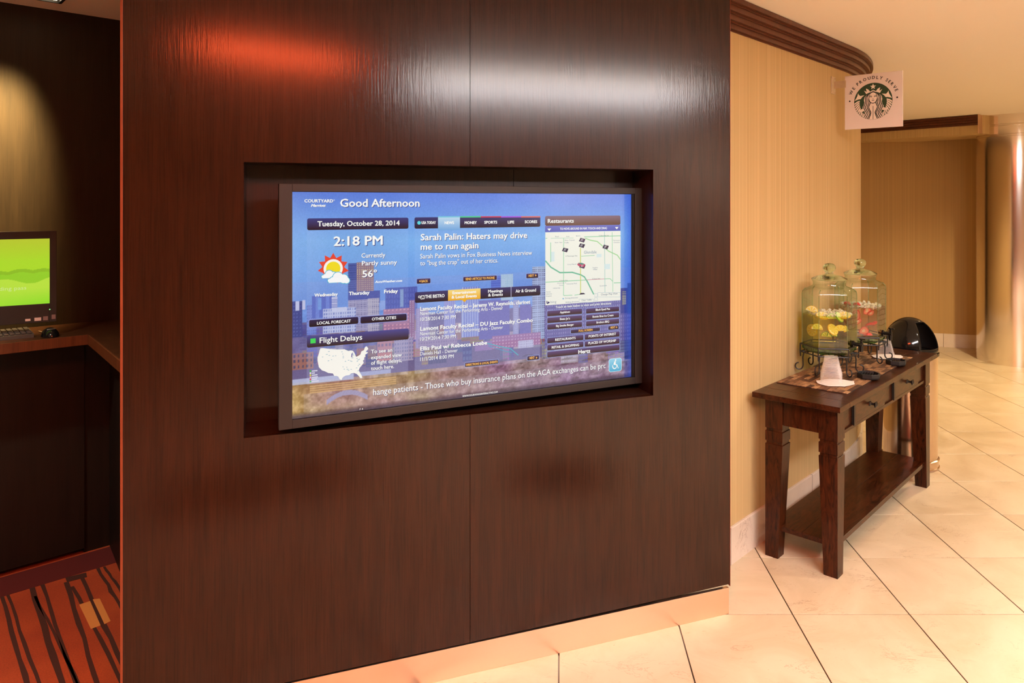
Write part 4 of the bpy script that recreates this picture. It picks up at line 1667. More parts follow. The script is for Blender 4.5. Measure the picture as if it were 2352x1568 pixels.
# half shapes are drawn on the left and mirrored
tail = [cu_(*p) for p in ((890, 628), (905, 660), (940, 692), (1035, 672), (985, 715), (950, 762), (905, 768), (812, 802), (850, 745), (878, 690))]
arm_ = [cu_(*p) for p in ((1005, 960), (985, 985), (918, 1003), (908, 1025), (925, 1048), (965, 1058), (1020, 1030), (1040, 1000))]
crown_ = [cu_(*p) for p in ((1222, 600), (1150, 610), (1072, 648), (1048, 605), (1022, 570), (1085, 598), (1070, 523), (1128, 548), (1160, 592), (1190, 578), (1222, 550))]
hairL = [cu_(*p) for p in ((1222, 612), (1160, 632), (1085, 668), (1035, 725), (1022, 790), (1035, 840), (1020, 900), (995, 940), (1000, 985), (1040, 1045), (1048, 1095), (1020, 1140), (1005, 1160), (1060, 1190), (1130, 1212), (1222, 1218))]
for sgn in (0, 1):
    fl = (lambda p: p) if sgn == 0 else mir
    rv = (lambda q: q) if sgn == 0 else (lambda q: q[::-1])
    wht.poly(rv([fl(p) for p in tail]), 1)
    wht.poly(rv([fl(p) for p in arm_]), 1)
    wht.poly(rv([fl((p[0] if p[0] < -.01 else .004, p[1])) for p in crown_]), 1)
    wht.poly(rv([fl((p[0] if p[0] < -.01 else .004, p[1])) for p in hairL]), 2)
    # scaly tail bands along the rim
    for k in range(9):
        a0 = math.radians(180 + 3 + k * 7.4)
        a1 = a0 + math.radians(4.6)
        w_ = .30 - .012 * k
        ri = 1 - w_ + (.05 if k > 5 else 0)
        q = [(.985 * math.cos(a0), .985 * math.sin(a0)), (.985 * math.cos(a1), .985 * math.sin(a1)), ((1 - w_ * .5) * math.cos(a1 - .05), (1 - w_ * .5) * math.sin(a1 - .05) + .03),
             (ri * math.cos(a1 - .12), ri * math.sin(a1 - .12) + .03), (ri * math.cos(a0 - .12), ri * math.sin(a0 - .12) + .04), ((1 - w_ * .5) * math.cos(a0 - .06), (1 - w_ * .5) * math.sin(a0 - .06) + .035)]
        wht.poly(rv([fl(p) for p in q]), 1)
    strokes = [((1112, 655), (1062, 725), (1062, 800), (1050, 870), (1020, 950), (1050, 1020), (1078, 1080), (1030, 1165)),
               ((1135, 645), (1095, 720), (1095, 800), (1085, 880), (1058, 950), (1090, 1020), (1115, 1085), (1062, 1192)),
               ((1150, 690), (1132, 760), (1135, 840), (1110, 910), (1098, 950), (1130, 1020), (1156, 1085), (1098, 1205)),
               ((1172, 835), (1150, 890), (1130, 945), (1155, 1010), (1180, 1075), (1130, 1210))]
    for st_ in strokes:
        drk.stroke([fl(cu_(*p)) for p in st_], .045, 4)
    # eye and brow
    drk.stroke([fl(cu_(*p)) for p in ((1138, 700), (1160, 686), (1192, 690), (1200, 720))], .022, 6)
    drk.stroke([fl(cu_(*p)) for p in ((1145, 716), (1168, 704), (1190, 712))], .03, 6)
star = []
sx_, sy_ = 0.0, cu_(1218, 480)[1]
for k in range(10):
    a = math.radians(90 + 36 * k)
    r_ = .165 if k % 2 == 0 else .07
    star.append((sx_ + r_ * math.cos(a), sy_ + r_ * math.sin(a)))
wht.poly(star, 1)
fx, fy = 0.0, cu_(1220, 728)[1]
drk.poly(disc_pts(fx, fy - .01, .235, 40, .315), 4)
wht.poly(disc_pts(fx, fy, .205, 40, .285), 5)
wht.poly([(-.20, fy - .3), (.20, fy - .3), (.22, fy - .45), (-.22, fy - .45)], 3)
drk.stroke([(-.235, fy + .17), (-.12, fy + .29), (0, fy + .32), (.12, fy + .29), (.235, fy + .17)], .035, 6)
drk.stroke([(-.035, fy - .055), (0, fy - .075), (.035, fy - .055)], .02, 6)
drk.stroke([(-.06, fy - .13), (0, fy - .155), (.06, fy - .13)], .028, 6)
wht.build('emblem_figure', 'ink_white')
drk.build('emblem_lines', 'ink_dark')

# arched lettering
let = Ink(None, -0.0006)
msg = 'WE PROUDLY SERVE'
adv = []
for ch in msg:
    if ch == ' ':
        adv.append(.62)
    else:
        vv, ff = glyph_mesh(ch)
        adv.append(vv[:, 0].max() - vv[:, 0].min() + .28)
tot = sum(adv)
a_st, a_en = math.radians(161.5), math.radians(18.5)
ca, RT = 0.0, 1.215
for ch, ad in zip(msg, adv):
    if ch != ' ':
        ang = a_st + (a_en - a_st) * (ca + ad / 2) / tot
        vv, ff = glyph_mesh(ch)
        mid_ = (vv[:, 0].max() + vv[:, 0].min()) / 2
        hgt = .17
        for dx, dy in ((-.014, 0), (.014, 0), (0, .012), (0, -.012)):
            pts = []
            for p in vv:
                lx, ly = (p[0] - mid_ + dx * 2.4) * hgt, (p[1] + dy * 2.4) * hgt
                pts.append(U((RT + ly) * math.cos(ang) + lx * math.sin(ang), (RT + ly) * math.sin(ang) - lx * math.cos(ang)))
            let.add(pts, ff, (0, 0, 0), 0)
    ca += ad
for sgn in (-1, 1):
    dot = Ink(None, -0.0006)
    pts = [U(sgn * 1.235 + .045 * math.cos(2 * math.pi * k / 20), .1 + .045 * math.sin(2 * math.pi * k / 20)) for k in range(20)]
    dot.add(pts, [tuple(range(20))], (0, 0, 0), 0)
    dot.build('dot', plate, 'ink_dark')
vv, ff = glyph_mesh('TM')
tm_ = Ink(None, -0.0006)
tm_.add([U(.66 + p[0] * .06, -.76 + p[1] * .07) for p in vv], ff, (0, 0, 0), 0)
tm_.build('trademark', plate, 'ink_dark')
lo = let.build('arched_lettering', plate, 'ink_dark')

# ------------------------------------------------------------------ CONSOLE TABLE
near = Vector((1.185, 3.119))
lu = Vector((0.662, 0.7495)).normalized()
au = Vector((-lu.y, lu.x))
TZ = 0.748
T_L, T_D, LEG0, LEG1 = 1.394, 0.331, 0.083, 0.061
t_rz = math.atan2(lu.y, lu.x)
table = empty('console_table', loc=(near.x, near.y, 0), rz=t_rz, label='dark wooden console table with two drawers and a low shelf along the papered wall', cat='table')


def T2W(s, a, z=0.0):
    p = near + lu * s + au * a
    return Vector((p.x, p.y, z))


def W2T(p):
    q = Vector((p[0], p[1])) - near
    return q.dot(lu), q.dot(au)


def table_wood(name):
    """same wood but grain along local x"""
    m = M['table'].copy()
    m.name = name
    for nd in m.node_tree.nodes:
        if nd.type == 'MAPPING':
            s_ = nd.inputs['Scale'].default_value[:]
            nd.inputs['Scale'].default_value = (s_[2], s_[1], s_[0])
    return m


M['table_x'] = table_wood('table_wood_long')
# top: two cross-grained ends and three long boards
t0, t1, a0, a1 = -.047, T_L + .047, -.028, T_D + .042
for ua, ub, va, vb, mt in ((t0, t0 + .115, a0, a1, 'table'), (t1 - .115, t1, a0, a1, 'table'),
                           (t0 + .116, t1 - .116, a0, a0 + .133, 'table_x'), (t0 + .116, t1 - .116, a0 + .1335, a0 + .267, 'table_x'), (t0 + .116, t1 - .116, a0 + .2675, a1, 'table_x')):
    bm = bm_new()
    box(bm, ua, ub, va, vb, TZ - .024, TZ, bev=.0016)
    obj('top_board', bm, 'table_x', table)
# legs: square, tapering on the inner faces, two turned-in grooves
prof = [(TZ - .0245, 1), (.585, 1), (.583, .90), (.573, .90), (.571, 1), (.527, 1), (.525, .90), (.514, .90), (.512, 1.0), (0.0, -1)]
for sx_, sy_, ox, oy in ((1, 1, 0, 0), (-1, 1, T_L, 0), (1, -1, 0, T_D), (-1, -1, T_L, T_D)):
    bm = bm_new()
    rings = []
    for z, k in prof:
        if k == 1 or k == -1:
            w = LEG0 if k == 1 else LEG1
            q = [(0, 0), (w, 0), (w, w), (0, w)]
        else:
            c_ = LEG0 / 2
            q = [(c_ + (x_ - c_) * k, c_ + (y_ - c_) * k) for x_, y_ in ((0, 0), (LEG0, 0), (LEG0, LEG0), (0, LEG0))]
        rings.append([bm.verts.new((ox + sx_ * x_, oy + sy_ * y_, z)) for x_, y_ in q])
    for A, B in zip(rings, rings[1:]):
        for k in range(4):
            bm.faces.new((A[k], A[(k + 1) % 4], B[(k + 1) % 4], B[k]))
    bm.faces.new(rings[0])
    bm.faces.new(rings[-1][::-1])
    obj('leg', bm, 'table', table)
ZA = .606
for nm, bx_ in (('apron', (.006, .026, LEG0 + .001, T_D - LEG0 - .001)), ('apron', (T_L - .026, T_L - .006, LEG0 + .001, T_D - LEG0 - .001)), ('apron', (LEG0 + .001, T_L - LEG0 - .001, T_D - .026, T_D - .006))):
    bm = bm_new()
    box(bm, *bx_, ZA, TZ - .0245, bev=.001)
    obj(nm, bm, 'table_x' if bx_[1] - bx_[0] > .1 else 'table', table)
bm = bm_new()
box(bm, LEG0 + .001, T_L - LEG0 - .001, .014, .030, ZA - .006, TZ - .0245)
box(bm, LEG0 + .001, T_L - LEG0 - .001, .006, .0139, ZA - .006, ZA + .008)
obj('front_rail', bm, 'table_x', table)
for k, (s0, s1, kn) in enumerate(((.225, .625, .41), (.785, 1.185, .98))):
    bm = bm_new()
    box(bm, s0, s1, .0035, .0138, ZA + .0105, TZ - .030, bev=.0012)
    dr = obj('drawer', bm, 'table_x', table)
    bm = bm_new()
    zk = (ZA + TZ - .02) / 2
    mt = Matrix.Translation((kn, .0034, zk)) @ Matrix.Rotation(math.pi / 2, 4, 'X') @ Matrix.Rotation(math.pi / 4, 4, 'Z')
    lathe(bm, [(.014, 0), (.012, .004), (.007, .008), (.0065, .020), (.017, .026), (.018, .029), (.004, .036)], 4, mtx=mt)
    obj('knob', bm, 'knob', dr)
    bm = bm_new()
    box(bm, s0 - .022, s0 - .010, .001, .0138, ZA + .004, TZ - .030, bev=.001)  # black bar standing in for the dark gap beside the drawer
    obj('gap_shade_bar', bm, 'knob', table)
for va, vb in ((.0, .165), (.166, T_D)):
    bm = bm_new()
    box(bm, LEG1 * .3, T_L - LEG1 * .3, va + .012 if va == 0 else va, vb if va == 0 else vb - .012, .122, .145, bev=.001)
    obj('shelf_board', bm, 'table_x', table)

# ------------------------------------------------------------------ WOVEN MAT
mp_l, mp_n, mp_f = W2T(G(1778, 880.7, TZ)), W2T(G(1950, 903, TZ)), W2T(G(2105, 823, TZ))
m_s0, m_s1 = (mp_l[0] + mp_n[0]) / 2, mp_f[0]
m_a0, m_a1 = max((mp_n[1] + mp_f[1]) / 2, .0), min(mp_l[1], T_D + .03)


def mat_wood():
    m, n, l, b = new_mat('mat_slats')
    oi = n.new('ShaderNodeObjectInfo')
    r = ramp(n, l, oi.outputs['Random'], [(0.0, (0.06, 0.022, 0.009)), (0.35, (0.17, 0.07, 0.028)), (0.7, (0.32, 0.155, 0.065)), (1.0, (0.46, 0.25, 0.11))])
    mp = mapping(n, l, (40, 220, 220), offset_random=True)
    a = noise(n, l, mp, 1.0, 3, .6)
    r2 = ramp(n, l, a.outputs[0], [(0.35, (0.45, 0.45, 0.45)), (0.6, (1, 1, 1))])
    l.new(mixc(n, l, .8, r.outputs[0], r2.outputs[0], 'MULTIPLY'), b.inputs['Base Color'])
    b.inputs['Roughness'].default_value = 0.6
    return m


M['mat_slats'] = mat_wood()
mat_o = empty('table_mat', loc=T2W(m_s0, m_a0, TZ), rz=t_rz + math.radians(.8), label='brown mat of small woven wooden slats lying on the console table', cat='table mat')
bm = bm_new()
box(bm, 0, m_s1 - m_s0, 0, m_a1 - m_a0, .0003, .0016)
obj('backing', bm, simple('mat_cord', (0.03, 0.014, 0.007), .9), mat_o)
NS, NA = 21, 14
cs, cw = (m_s1 - m_s0) / NS, (m_a1 - m_a0) / NA
bm = bm_new()
box(bm, .0012, cs - .0012, .0012, cw - .0012, 0, .0028, bev=.0007)
me_s = None
for i in range(NS):
    for j in range(NA):
        if me_s is None:
            o = obj('slat', bm, 'mat_slats', mat_o)
            me_s = o.data
        else:
            o = bpy.data.objects.new('slat', me_s)
            C.objects.link(o)
            o.parent = mat_o
        o.location = (i * cs, j * cw, .0017 + random.uniform(0, .0011))
        o.rotation_euler = (random.uniform(-.02, .02), random.uniform(-.015, .015), random.uniform(-.01, .01))
MZ = TZ + .0062


# ------------------------------------------------------------------ BEVERAGE DISPENSERS
def hexa(r, z, ph=0.0):
    return [(r * math.cos(ph + math.pi / 3 * k), r * math.sin(ph + math.pi / 3 * k), z) for k in range(6)]


def loft(bm, rings, cap0=False, cap1=False):
    R_ = [[bm.verts.new(p) for p in rg] for rg in rings]
    n_ = len(R_[0])
    for A, B in zip(R_, R_[1:]):
        for k in range(n_):
            bm.faces.new((A[k], A[(k + 1) % n_], B[(k + 1) % n_], B[k]))
    if cap0:
        bm.faces.new(R_[0][::-1])
    if cap1:
        bm.faces.new(R_[-1])


def round_hex(r, z, q, seg=8):
    """hexagon whose corners are rounded by q (0 sharp .. 1 circle); flat facing -y"""
    out = []
    n_ = 6 * seg
    for k in range(n_):
        a = 2 * math.pi * k / n_
        am = (a % (math.pi / 3)) - math.pi / 6
        rh = math.cos(math.pi / 6) / math.cos(am)
        rr = r * (rh * (1 - q) + q * .95)
        out.append((rr * math.cos(a), rr * math.sin(a), z))
    return out


R_J = 0.133
JB = .104          # jar bottom above the mat


def dispenser(s, a, label, group, liquid, lab_d):
    d = empty('beverage_dispenser', loc=T2W(s, a, MZ), rz=t_rz, label=label, cat='drink dispenser', group=group)
    # glass body: hexagonal sides, round neck
    sec = [(R_J * .90, JB + .003, .25), (R_J * .99, JB + .014, .06), (R_J, JB + .03, .03), (R_J, JB + .292, .03), (R_J * .985, JB + .304, .06), (R_J * .90, JB + .317, .22), (R_J * .74, JB + .327, .7),
           (R_J * .66, JB + .331, 1), (R_J * .63, JB + .336, 1), (R_J * .625, JB + .350, 1), (R_J * .655, JB + .354, 1), (R_J * .66, JB + .360, 1)]
    bm = bm_new()
    loft(bm, [round_hex(r_, z, q) for r_, z, q in sec])
    body = obj('jar', bm, 'jar_glass', d, smooth=True)
    bm = bm_new()
    loft(bm, [round_hex(R_J * .85, JB, .3), round_hex(R_J * .985, JB + .013, .08), round_hex(R_J * .985, JB + .026, .08)], True, True)
    obj('base', bm, 'jar_foot', d, smooth=True)
    for k in range(6):  # thin tubes added as the bright highlights along the jar's corners
        aa = math.pi / 3 * k
        bm = bm_new()
        tube(bm, [(R_J * .992 * math.cos(aa), R_J * .992 * math.sin(aa), z_) for z_ in (JB + .028, JB + .16, JB + .292)] + [(R_J * .965 * math.cos(aa), R_J * .965 * math.sin(aa), JB + .305), (R_J * .86 * math.cos(aa), R_J * .86 * math.sin(aa), JB + .319)], .0026, 8)
        obj('corner_highlight', bm, 'jar_highlight', d, smooth=True)
    bm = bm_new()
    lathe(bm, [(0, 0), (R_J * .60, 0), (R_J * .655, .003), (R_J * .64, .009), (R_J * .46, .020), (.030, .028), (.020, .033), (.018, .039), (.026, .048), (.032, .060), (.030, .072), (.020, .082), (0, .086)], 40,
          mtx=Matrix.Translation((0, 0, JB + .3605)), cap=False)
    obj('lid', bm, 'lid_glass', d, smooth=True)
    # tap on the side that faces the table front (-y)
    yf = -R_J * math.cos(math.pi / 6)
    bm = bm_new()
    zt = JB + .052
    rx = Matrix.Rotation(math.pi / 2, 4, 'X')
    lathe(bm, [(.016, 0), (.016, .008), (.009, .010), (.009, .036), (.012, .037), (.012, .050), (0, .052)], 20, mtx=Matrix.Translation((0, yf - .001, zt)) @ rx, cap=False)
    lathe(bm, [(.009, -.034), (.010, -.01), (.010, .008), (.006, .010), (.005, .022), (.010, .026), (.010, .032), (0, .034)], 16, mtx=Matrix.Translation((0, yf - .044, zt)), cap=False)
    tap = obj('tap', bm, 'black_gloss', d, smooth=True)
    bm = bm_new()
    box(bm, -.005, .005, yf - .064, yf - .038, zt + .024, zt + .031, bev=.002)
    obj('lever', bm, 'black_gloss', tap)
    # wrought-iron cradle
    rc = R_J + .008
    bm = bm_new()
    tube(bm, hexa(rc, JB - .006), .0034, 8, closed=True)
    tube(bm, hexa(rc, JB + .034), .0034, 8, closed=True)
    obj('cradle_ring', bm, 'iron', d, smooth=True)
    bm = bm_new()
    for ph in (0, 1, 2):
        p = hexa(rc, JB - .006)
        tube(bm, [p[ph], p[ph + 3]], .0034)
    obj('cross_bar', bm, 'iron', d, smooth=True)
    for k in range(6):
        aa = math.pi / 3 * k
        ca_, sa_ = math.cos(aa), math.sin(aa)
        pr = [(rc, JB + .034), (rc, JB - .004), (rc - .002, JB - .03)]
        # S scroll: in, down to the mat, and a curl outwards
        pr2 = [(rc - .040, JB - .012), (rc - .030, JB - .004), (rc - .018, JB - .012), (rc - .013, JB - .035), (rc - .014, JB - .070)]
        for t in range(0, 10):
            an = math.radians(180 + t * 30)
            rq = .030 if k in (0, 3) else .021
            pr2.append((rc - .014 + rq + rq * math.cos(an) * (1 - .03 * t), .0038 + rq + rq * math.sin(an) * (1 - .03 * t)))
        bm = bm_new()
        tube(bm, [(r_ * ca_, r_ * sa_, z) for r_, z in pr], .0034)
        tube(bm, [(r_ * ca_, r_ * sa_, z) for r_, z in pr2], .0034)
        obj('scroll_leg', bm, 'iron', d, smooth=True)
    # drink
    lv = JB + .190
    bm = bm_new()
    rl = R_J - .004
    loft(bm, [round_hex(rl * .97, JB + .027, .08), round_hex(rl, JB + .036, .05), round_hex(rl, lv, .05)], True, True)
    obj('drink', bm, liquid, d, smooth=True)
    return d, lv


P1, P2 = (.556, .252), (.972, .243)
disp1, LV = dispenser(P1[0], P1[1], 'hexagonal glass drink dispenser of lemon and lime water on a scrolled iron stand', 'glass drink dispensers', 'lemon_water', '')
disp2, _ = dispenser(P2[0], P2[1], 'hexagonal glass drink dispenser of strawberry water on a scrolled iron stand', 'glass drink dispensers', 'berry_water', '')


def rim_point(ang, r):
    return r * math.cos(ang), r * math.sin(ang)


def citrus(r, half, kind):
    bm = bm_new()
    seg = 24 if not half else 13
    rng_ = 2 * math.pi if not half else math.pi
    t = .0035

    def ringp(rr, z):
        return [bm.verts.new((rr * math.cos(rng_ * k / (seg if not half else seg - 1)), rr * math.sin(rng_ * k / (seg if not half else seg - 1)), z)) for k in range(seg)]
    for z in (-t, t):
        c_ = bm.verts.new((0, 0, z))
        r1, r2, r3 = ringp(r * .80, z), ringp(r * .90, z), ringp(r, z * .8)
        m_ = seg if not half else seg - 1
        for k in range(m_):
            k2 = (k + 1) % seg
            f = bm.faces.new((c_, r1[k], r1[k2]))
            f.material_index = 2 if k % 3 == 2 else 0
            bm.faces.new((r1[k], r2[k], r2[k2], r1[k2])).material_index = 2
            bm.faces.new((r2[k], r3[k], r3[k2], r2[k2])).material_index = 1
        if z < 0:
            low_ = r3
        else:
            for k in range(m_):
                k2 = (k + 1) % seg
                bm.faces.new((low_[k], low_[k2], r3[k2], r3[k])).material_index = 1
    return bm


def slice_obj(name, bm, mats, disp, loc, rot, label, cat, group):
    o = obj(name, bm, None, None, mats=mats)
    Mx = Matrix.Translation(disp.location) @ Matrix.Rotation(t_rz, 4, 'Z') @ Matrix.Translation(loc) @ Matrix.Rotation(rot[2], 4, 'Z') @ Matrix.Rotation(rot[0], 4, 'X') @ Matrix.Rotation(rot[1], 4, 'Y')
    o.matrix_world = Mx
    return tag(o, label, cat, group)


# view direction towards the camera in dispenser axes
vdir = Matrix.Rotation(-t_rz, 4, 'Z') @ Vector((-disp1.location.x, -disp1.location.y, 0)).normalized()
va = math.atan2(vdir.y, vdir.x)
rd = R_J * .70
LEM, LIM = ['lemon_flesh', 'lemon_rind', 'pith'], ['lime_flesh', 'lime_rind', 'pith']
fruit1 = [('lemon_slice', LEM, -62, JB + .108, .031, 0, (90, 8, 15)), ('lemon_slice', LEM, -38, JB + .118, .030, 1, (70, 20, 40)), ('lemon_slice', LEM, 34, JB + .118, .031, 1, (60, 170, -20)), ('lemon_slice', LEM, 58, JB + .112, .030, 1, (75, 185, 10)),
          ('lemon_slice', LEM, -66, JB + .200, .032, 1, (60, 30, 20)), ('lemon_slice', LEM, -20, JB + .190, .031, 0, (20, 15, 0)), ('lime_slice', LIM, 8, JB + .092, .027, 1, (80, 20, 0)), ('lime_slice', LIM, -8, JB + .088, .026, 1, (95, -15, 10)),
          ('lime_slice', LIM, 30, JB + .186, .028, 0, (55, 20, 10)), ('lime_slice', LIM, 6, JB + .178, .026, 1, (85, 10, 0)), ('lemon_slice', LEM, 10, JB + .125, .030, 0, (50, 30, 0)), ('lemon_slice', LEM, 48, JB + .194, .030, 0, (15, -20, 0))]
for k, (nm, mats, ang, z, r_, half, rot) in enumerate(fruit1):
    aa = va + math.radians(ang)
    x_, y_ = rim_point(aa, rd)
    colr = 'yellow lemon' if 'lemon' in nm else 'green lime'
    slice_obj(nm, citrus(r_, half, nm), mats, disp1, (x_, y_, z), (math.radians(rot[0]), math.radians(rot[1]), aa + math.pi / 2 + math.radians(rot[2])),
              f'{"half-round" if half else "full-round"} {colr} slice floating inside the glass dispenser of lemon water', 'fruit slice', f'{colr} slices in the dispenser')


def berry(L, cut):
    """strawberry half: conical, pale cut face with a red rim"""
    bm = bm_new()
    n_ = 14
    prof_ = [(0, 0), (.35, .06), (.75, .28), (1.0, .62), (.92, .86), (.55, 1.0), (0, 1.02)]
    rows = []
    for rr, z in prof_:
        rows.append([bm.verts.new((rr * L * .42 * math.cos(math.pi * k / (n_ - 1)), rr * L * .34 * math.sin(math.pi * k / (n_ - 1)), z * L - L * .5)) for k in range(n_)] if rr > 0 else [bm.verts.new((0, 0, z * L - L * .5))])
    for A, B in zip(rows, rows[1:]):
        for k in range(n_ - 1):
            q = list(dict.fromkeys([A[min(k, len(A) - 1)], A[min(k + 1, len(A) - 1)], B[min(k + 1, len(B) - 1)], B[min(k, len(B) - 1)]]))
            if len(q) >= 3:
                bm.faces.new(q).material_index = 0
    # cut face
    out_ = [(rr * L * .42, z * L - L * .5) for rr, z in prof_]
    full = [(-x_, z) for x_, z in out_[1:-1]][::-1]
    ringo = [out_[0]] + out_[1:-1] + [out_[-1]] + full
    def mk(sc, y_):
        return [bm.verts.new((x_ * sc, y_, z * sc)) for x_, z in ringo]
    o_, i_, c_ = mk(1.0, -.0006), mk(.84, -.0008), mk(.36, -.0008)
    m_ = len(ringo)
    for k in range(m_):
        bm.faces.new((o_[k], o_[(k + 1) % m_], i_[(k + 1) % m_], i_[k])).material_index = 0
        bm.faces.new((i_[k], i_[(k + 1) % m_], c_[(k + 1) % m_], c_[k])).material_index = 1
    bm.faces.new(c_).material_index = 2
    return bm


BER = ['berry_skin', 'berry_flesh', 'pith']
vdir = Matrix.Rotation(-t_rz, 4, 'Z') @ Vector((-disp2.location.x, -disp2.location.y, 0)).normalized()
va2 = math.atan2(vdir.y, vdir.x)
fruit2 = [(20, .172, .044, (0, 40, 0)), (-12, .150, .058, (0, 200, 0)), (33, .160, .040, (30, 80, 10)), (-40, .196, .050, (60, 20, 0)), (-24, .110, .05, (20, 100, 20)), (-8, .118, .046, (-15, 250, 0)), (30, .094, .05, (70, 80, 0)),
          (-30, .084, .048, (40, 120, -20)), (10, .066, .05, (10, 60, 0)), (50, .100, .046, (60, 90, 30)), (22, .040, .05, (75, 30, 0)), (-10, .200, .046, (70, 10, 0)), (-50, .120, .05, (10, 150, 0))]
for k, (ang, z, L, rot) in enumerate(fruit2):
    aa = va2 + math.radians(ang)
    x_, y_ = rim_point(aa, R_J * .72)
    slice_obj('strawberry_half', berry(L, 0), BER, disp2, (x_, y_, JB + z), (math.radians(rot[0]), math.radians(rot[1]), aa + math.pi / 2 + math.radians(rot[2])),
              'red strawberry half floating inside the glass dispenser of strawberry water', 'strawberry', 'strawberry halves in the dispenser')

# crushed ice at the surface of each drink
for dsp, nm, lab, colr in ((disp1, 'crushed_ice', 'crushed ice floating on the lemon water', 0), (disp2, 'crushed_ice', 'crushed ice floating on the strawberry water', 1)):
    bm = bm_new()
    for k in range(190):
        a = random.uniform(0, 2 * math.pi)
        r_ = R_J * .78 * math.sqrt(random.random())
        s_ = random.uniform(.0035, .0065)
        mt = Matrix.Translation((r_ * math.cos(a), r_ * math.sin(a), LV + random.uniform(-.008, .009))) @ Matrix.Rotation(random.uniform(0, 3), 4, Vector((random.random(), random.random(), random.random() + .1)).normalized())
        box(bm, -s_, s_, -s_, s_, -s_, s_, mtx=mt)
    o = obj(nm, bm, 'ice', None)
    o.matrix_world = Matrix.Translation(dsp.location) @ Matrix.Rotation(t_rz, 4, 'Z')
    tag(o, lab, 'ice', kind='stuff')

# ------------------------------------------------------------------ CUPS, NAPKINS, DRIP TRAYS
def napkin(px, py, label, rot, sx_, sy_):
    p = G(px, py, MZ)
    bm = bm_new()
    n_ = 24
    top_, bot_ = [], []
    for k in range(n_):
        a = 2 * math.pi * k / n_
        rr = 1 + .10 * math.cos(4 * a) ** 2 + random.uniform(-.03, .03)
        z = .0018 + .0035 * max(0, math.cos(2 * a + .6)) ** 2
        top_.append((rr * sx_ * math.cos(a), rr * sy_ * math.sin(a), z + .0008))
        bot_.append((rr * sx_ * math.cos(a), rr * sy_ * math.sin(a), z))
    inner = [(x_ * .55, y_ * .55, .0012) for x_, y_, z in top_]
    T_ = [bm.verts.new(q) for q in top_]
    B_ = [bm.verts.new(q) for q in bot_]
    I_ = [bm.verts.new(q) for q in inner]
    J_ = [bm.verts.new((q[0], q[1], .0004)) for q in inner]
    for k in range(n_):
        k2 = (k + 1) % n_
        bm.faces.new((I_[k], T_[k], T_[k2], I_[k2]))
        bm.faces.new((J_[k2], B_[k2], B_[k], J_[k]))
        bm.faces.new((T_[k], B_[k], B_[k2], T_[k2]))
    bm.faces.new(I_)
    bm.faces.new(J_[::-1])
    o = obj('napkin', bm, 'napkin', None, smooth=True)
    o.location = p
    o.rotation_euler = (0, 0, rot)
    return tag(o, label, 'napkin', 'napkins under the cups')


napkin(1919, 879.5, 'white paper napkin under the near stack of cups beside the lemon dispenser', .2, .088, .066)
napkin(2038, 819.5, 'white paper napkin under the far stack of cups beside the strawberry dispenser', .3, .083, .062)


def cup_stack(px, py, nn, hgt, r0, r1, label, group):
    p = G(px, py, MZ + .003)
    base = None
    for k in range(nn):
        z = k * .0085
        if base is None:
            bm = bm_new()
            w = .0006
            lathe(bm, [(r0 - .001, 0), (r0 + .0022, 0), (r0 + .0022, .0022), (r0 - .001, .0022), (r0 - .0014, .010), (r0 - (r0 - r1) * .5, hgt * .5), (r1, hgt), (r1 - .004, hgt + .0002), (0, hgt - .002)], 36, cap=False)
            rim = bm_new()
            c = obj('plastic_cup', bm, 'cup_plastic', None, smooth=True)
            base = c
            rim.free()
        else:
            c = base.copy()
            C.objects.link(c)
        c.location = (p.x, p.y, MZ + .0032 + z)
        rank = ('lowest', 'second lowest', 'third from the bottom', 'middle', 'third from the top', 'second from the top', 'topmost') if nn == 7 else ('lowest', 'middle', 'topmost')
        tag(c, f'{rank[k]} clear plastic cup in {label}', 'cup', group)


cup_stack(1909.5, 879.5, 7, .075, .0475, .030, 'the upside-down stack before the lemon dispenser', 'near stack of cups')
cup_stack(2034, 819, 3, .078, .0445, .026, 'the upside-down stack before the strawberry dispenser', 'far stack of cups')


def drip_tray(s_, a_, rr, label):
    p = T2W(s_, a_)
    t = empty('drip_tray', loc=(p.x, p.y, MZ + .0003), rz=t_rz + .2, label=label, cat='drip tray', group='black octagonal drip trays')
    bm = bm_new()
    lathe(bm, [(0, 0), (rr * .96, 0), (rr, .006), (rr, .022), (rr * .97, .024), (rr * .90, .024), (rr * .86, .012), (0, .012)], 8, cap=False, phase=math.pi / 8)
    obj('dish', bm, 'black_matte', t)
    bm = bm_new()
    for k in range(-3, 4):
        w = math.sqrt(max((rr * .82) ** 2 - (k * rr * .22) ** 2, 0))
        box(bm, -w, w, k * rr * .22 - .002, k * rr * .22 + .002, .0165, .019)
    o = obj('grille', bm, 'black_gloss', t)
    o['kind'] = 'stuff'


drip_tray(.552, .057, .054, 'black octagonal drip tray on the mat below the lemon dispenser tap')
drip_tray(.960, .053, .052, 'black octagonal drip tray on the mat below the strawberry dispenser tap')

# ------------------------------------------------------------------ WASTE BIN
bc = G(2090, 1064)
BR_ = .158
wb = empty('waste_bin', loc=(bc.x, bc.y, 0), rz=t_rz, label='round steel waste bin with a black domed top behind the console table', cat='waste bin')
bm = bm_new()
lathe(bm, [(BR_ - .003, 0.012), (BR_ - .003, .69)], 64)
obj('body', bm, 'bin_steel', wb, smooth=True)
bm = bm_new()
lathe(bm, [(BR_ - .004, 0), (BR_ + .006, 0), (BR_ + .008, .004), (BR_ + .006, .010), (BR_ + .001, .013), (BR_ + .001, .045), (BR_ + .006, .048), (BR_ + .006, .056), (BR_ - .002, .060)], 64, cap=False)
obj('base_ring', bm, 'bin_steel', wb, smooth=True)
bm = bm_new()
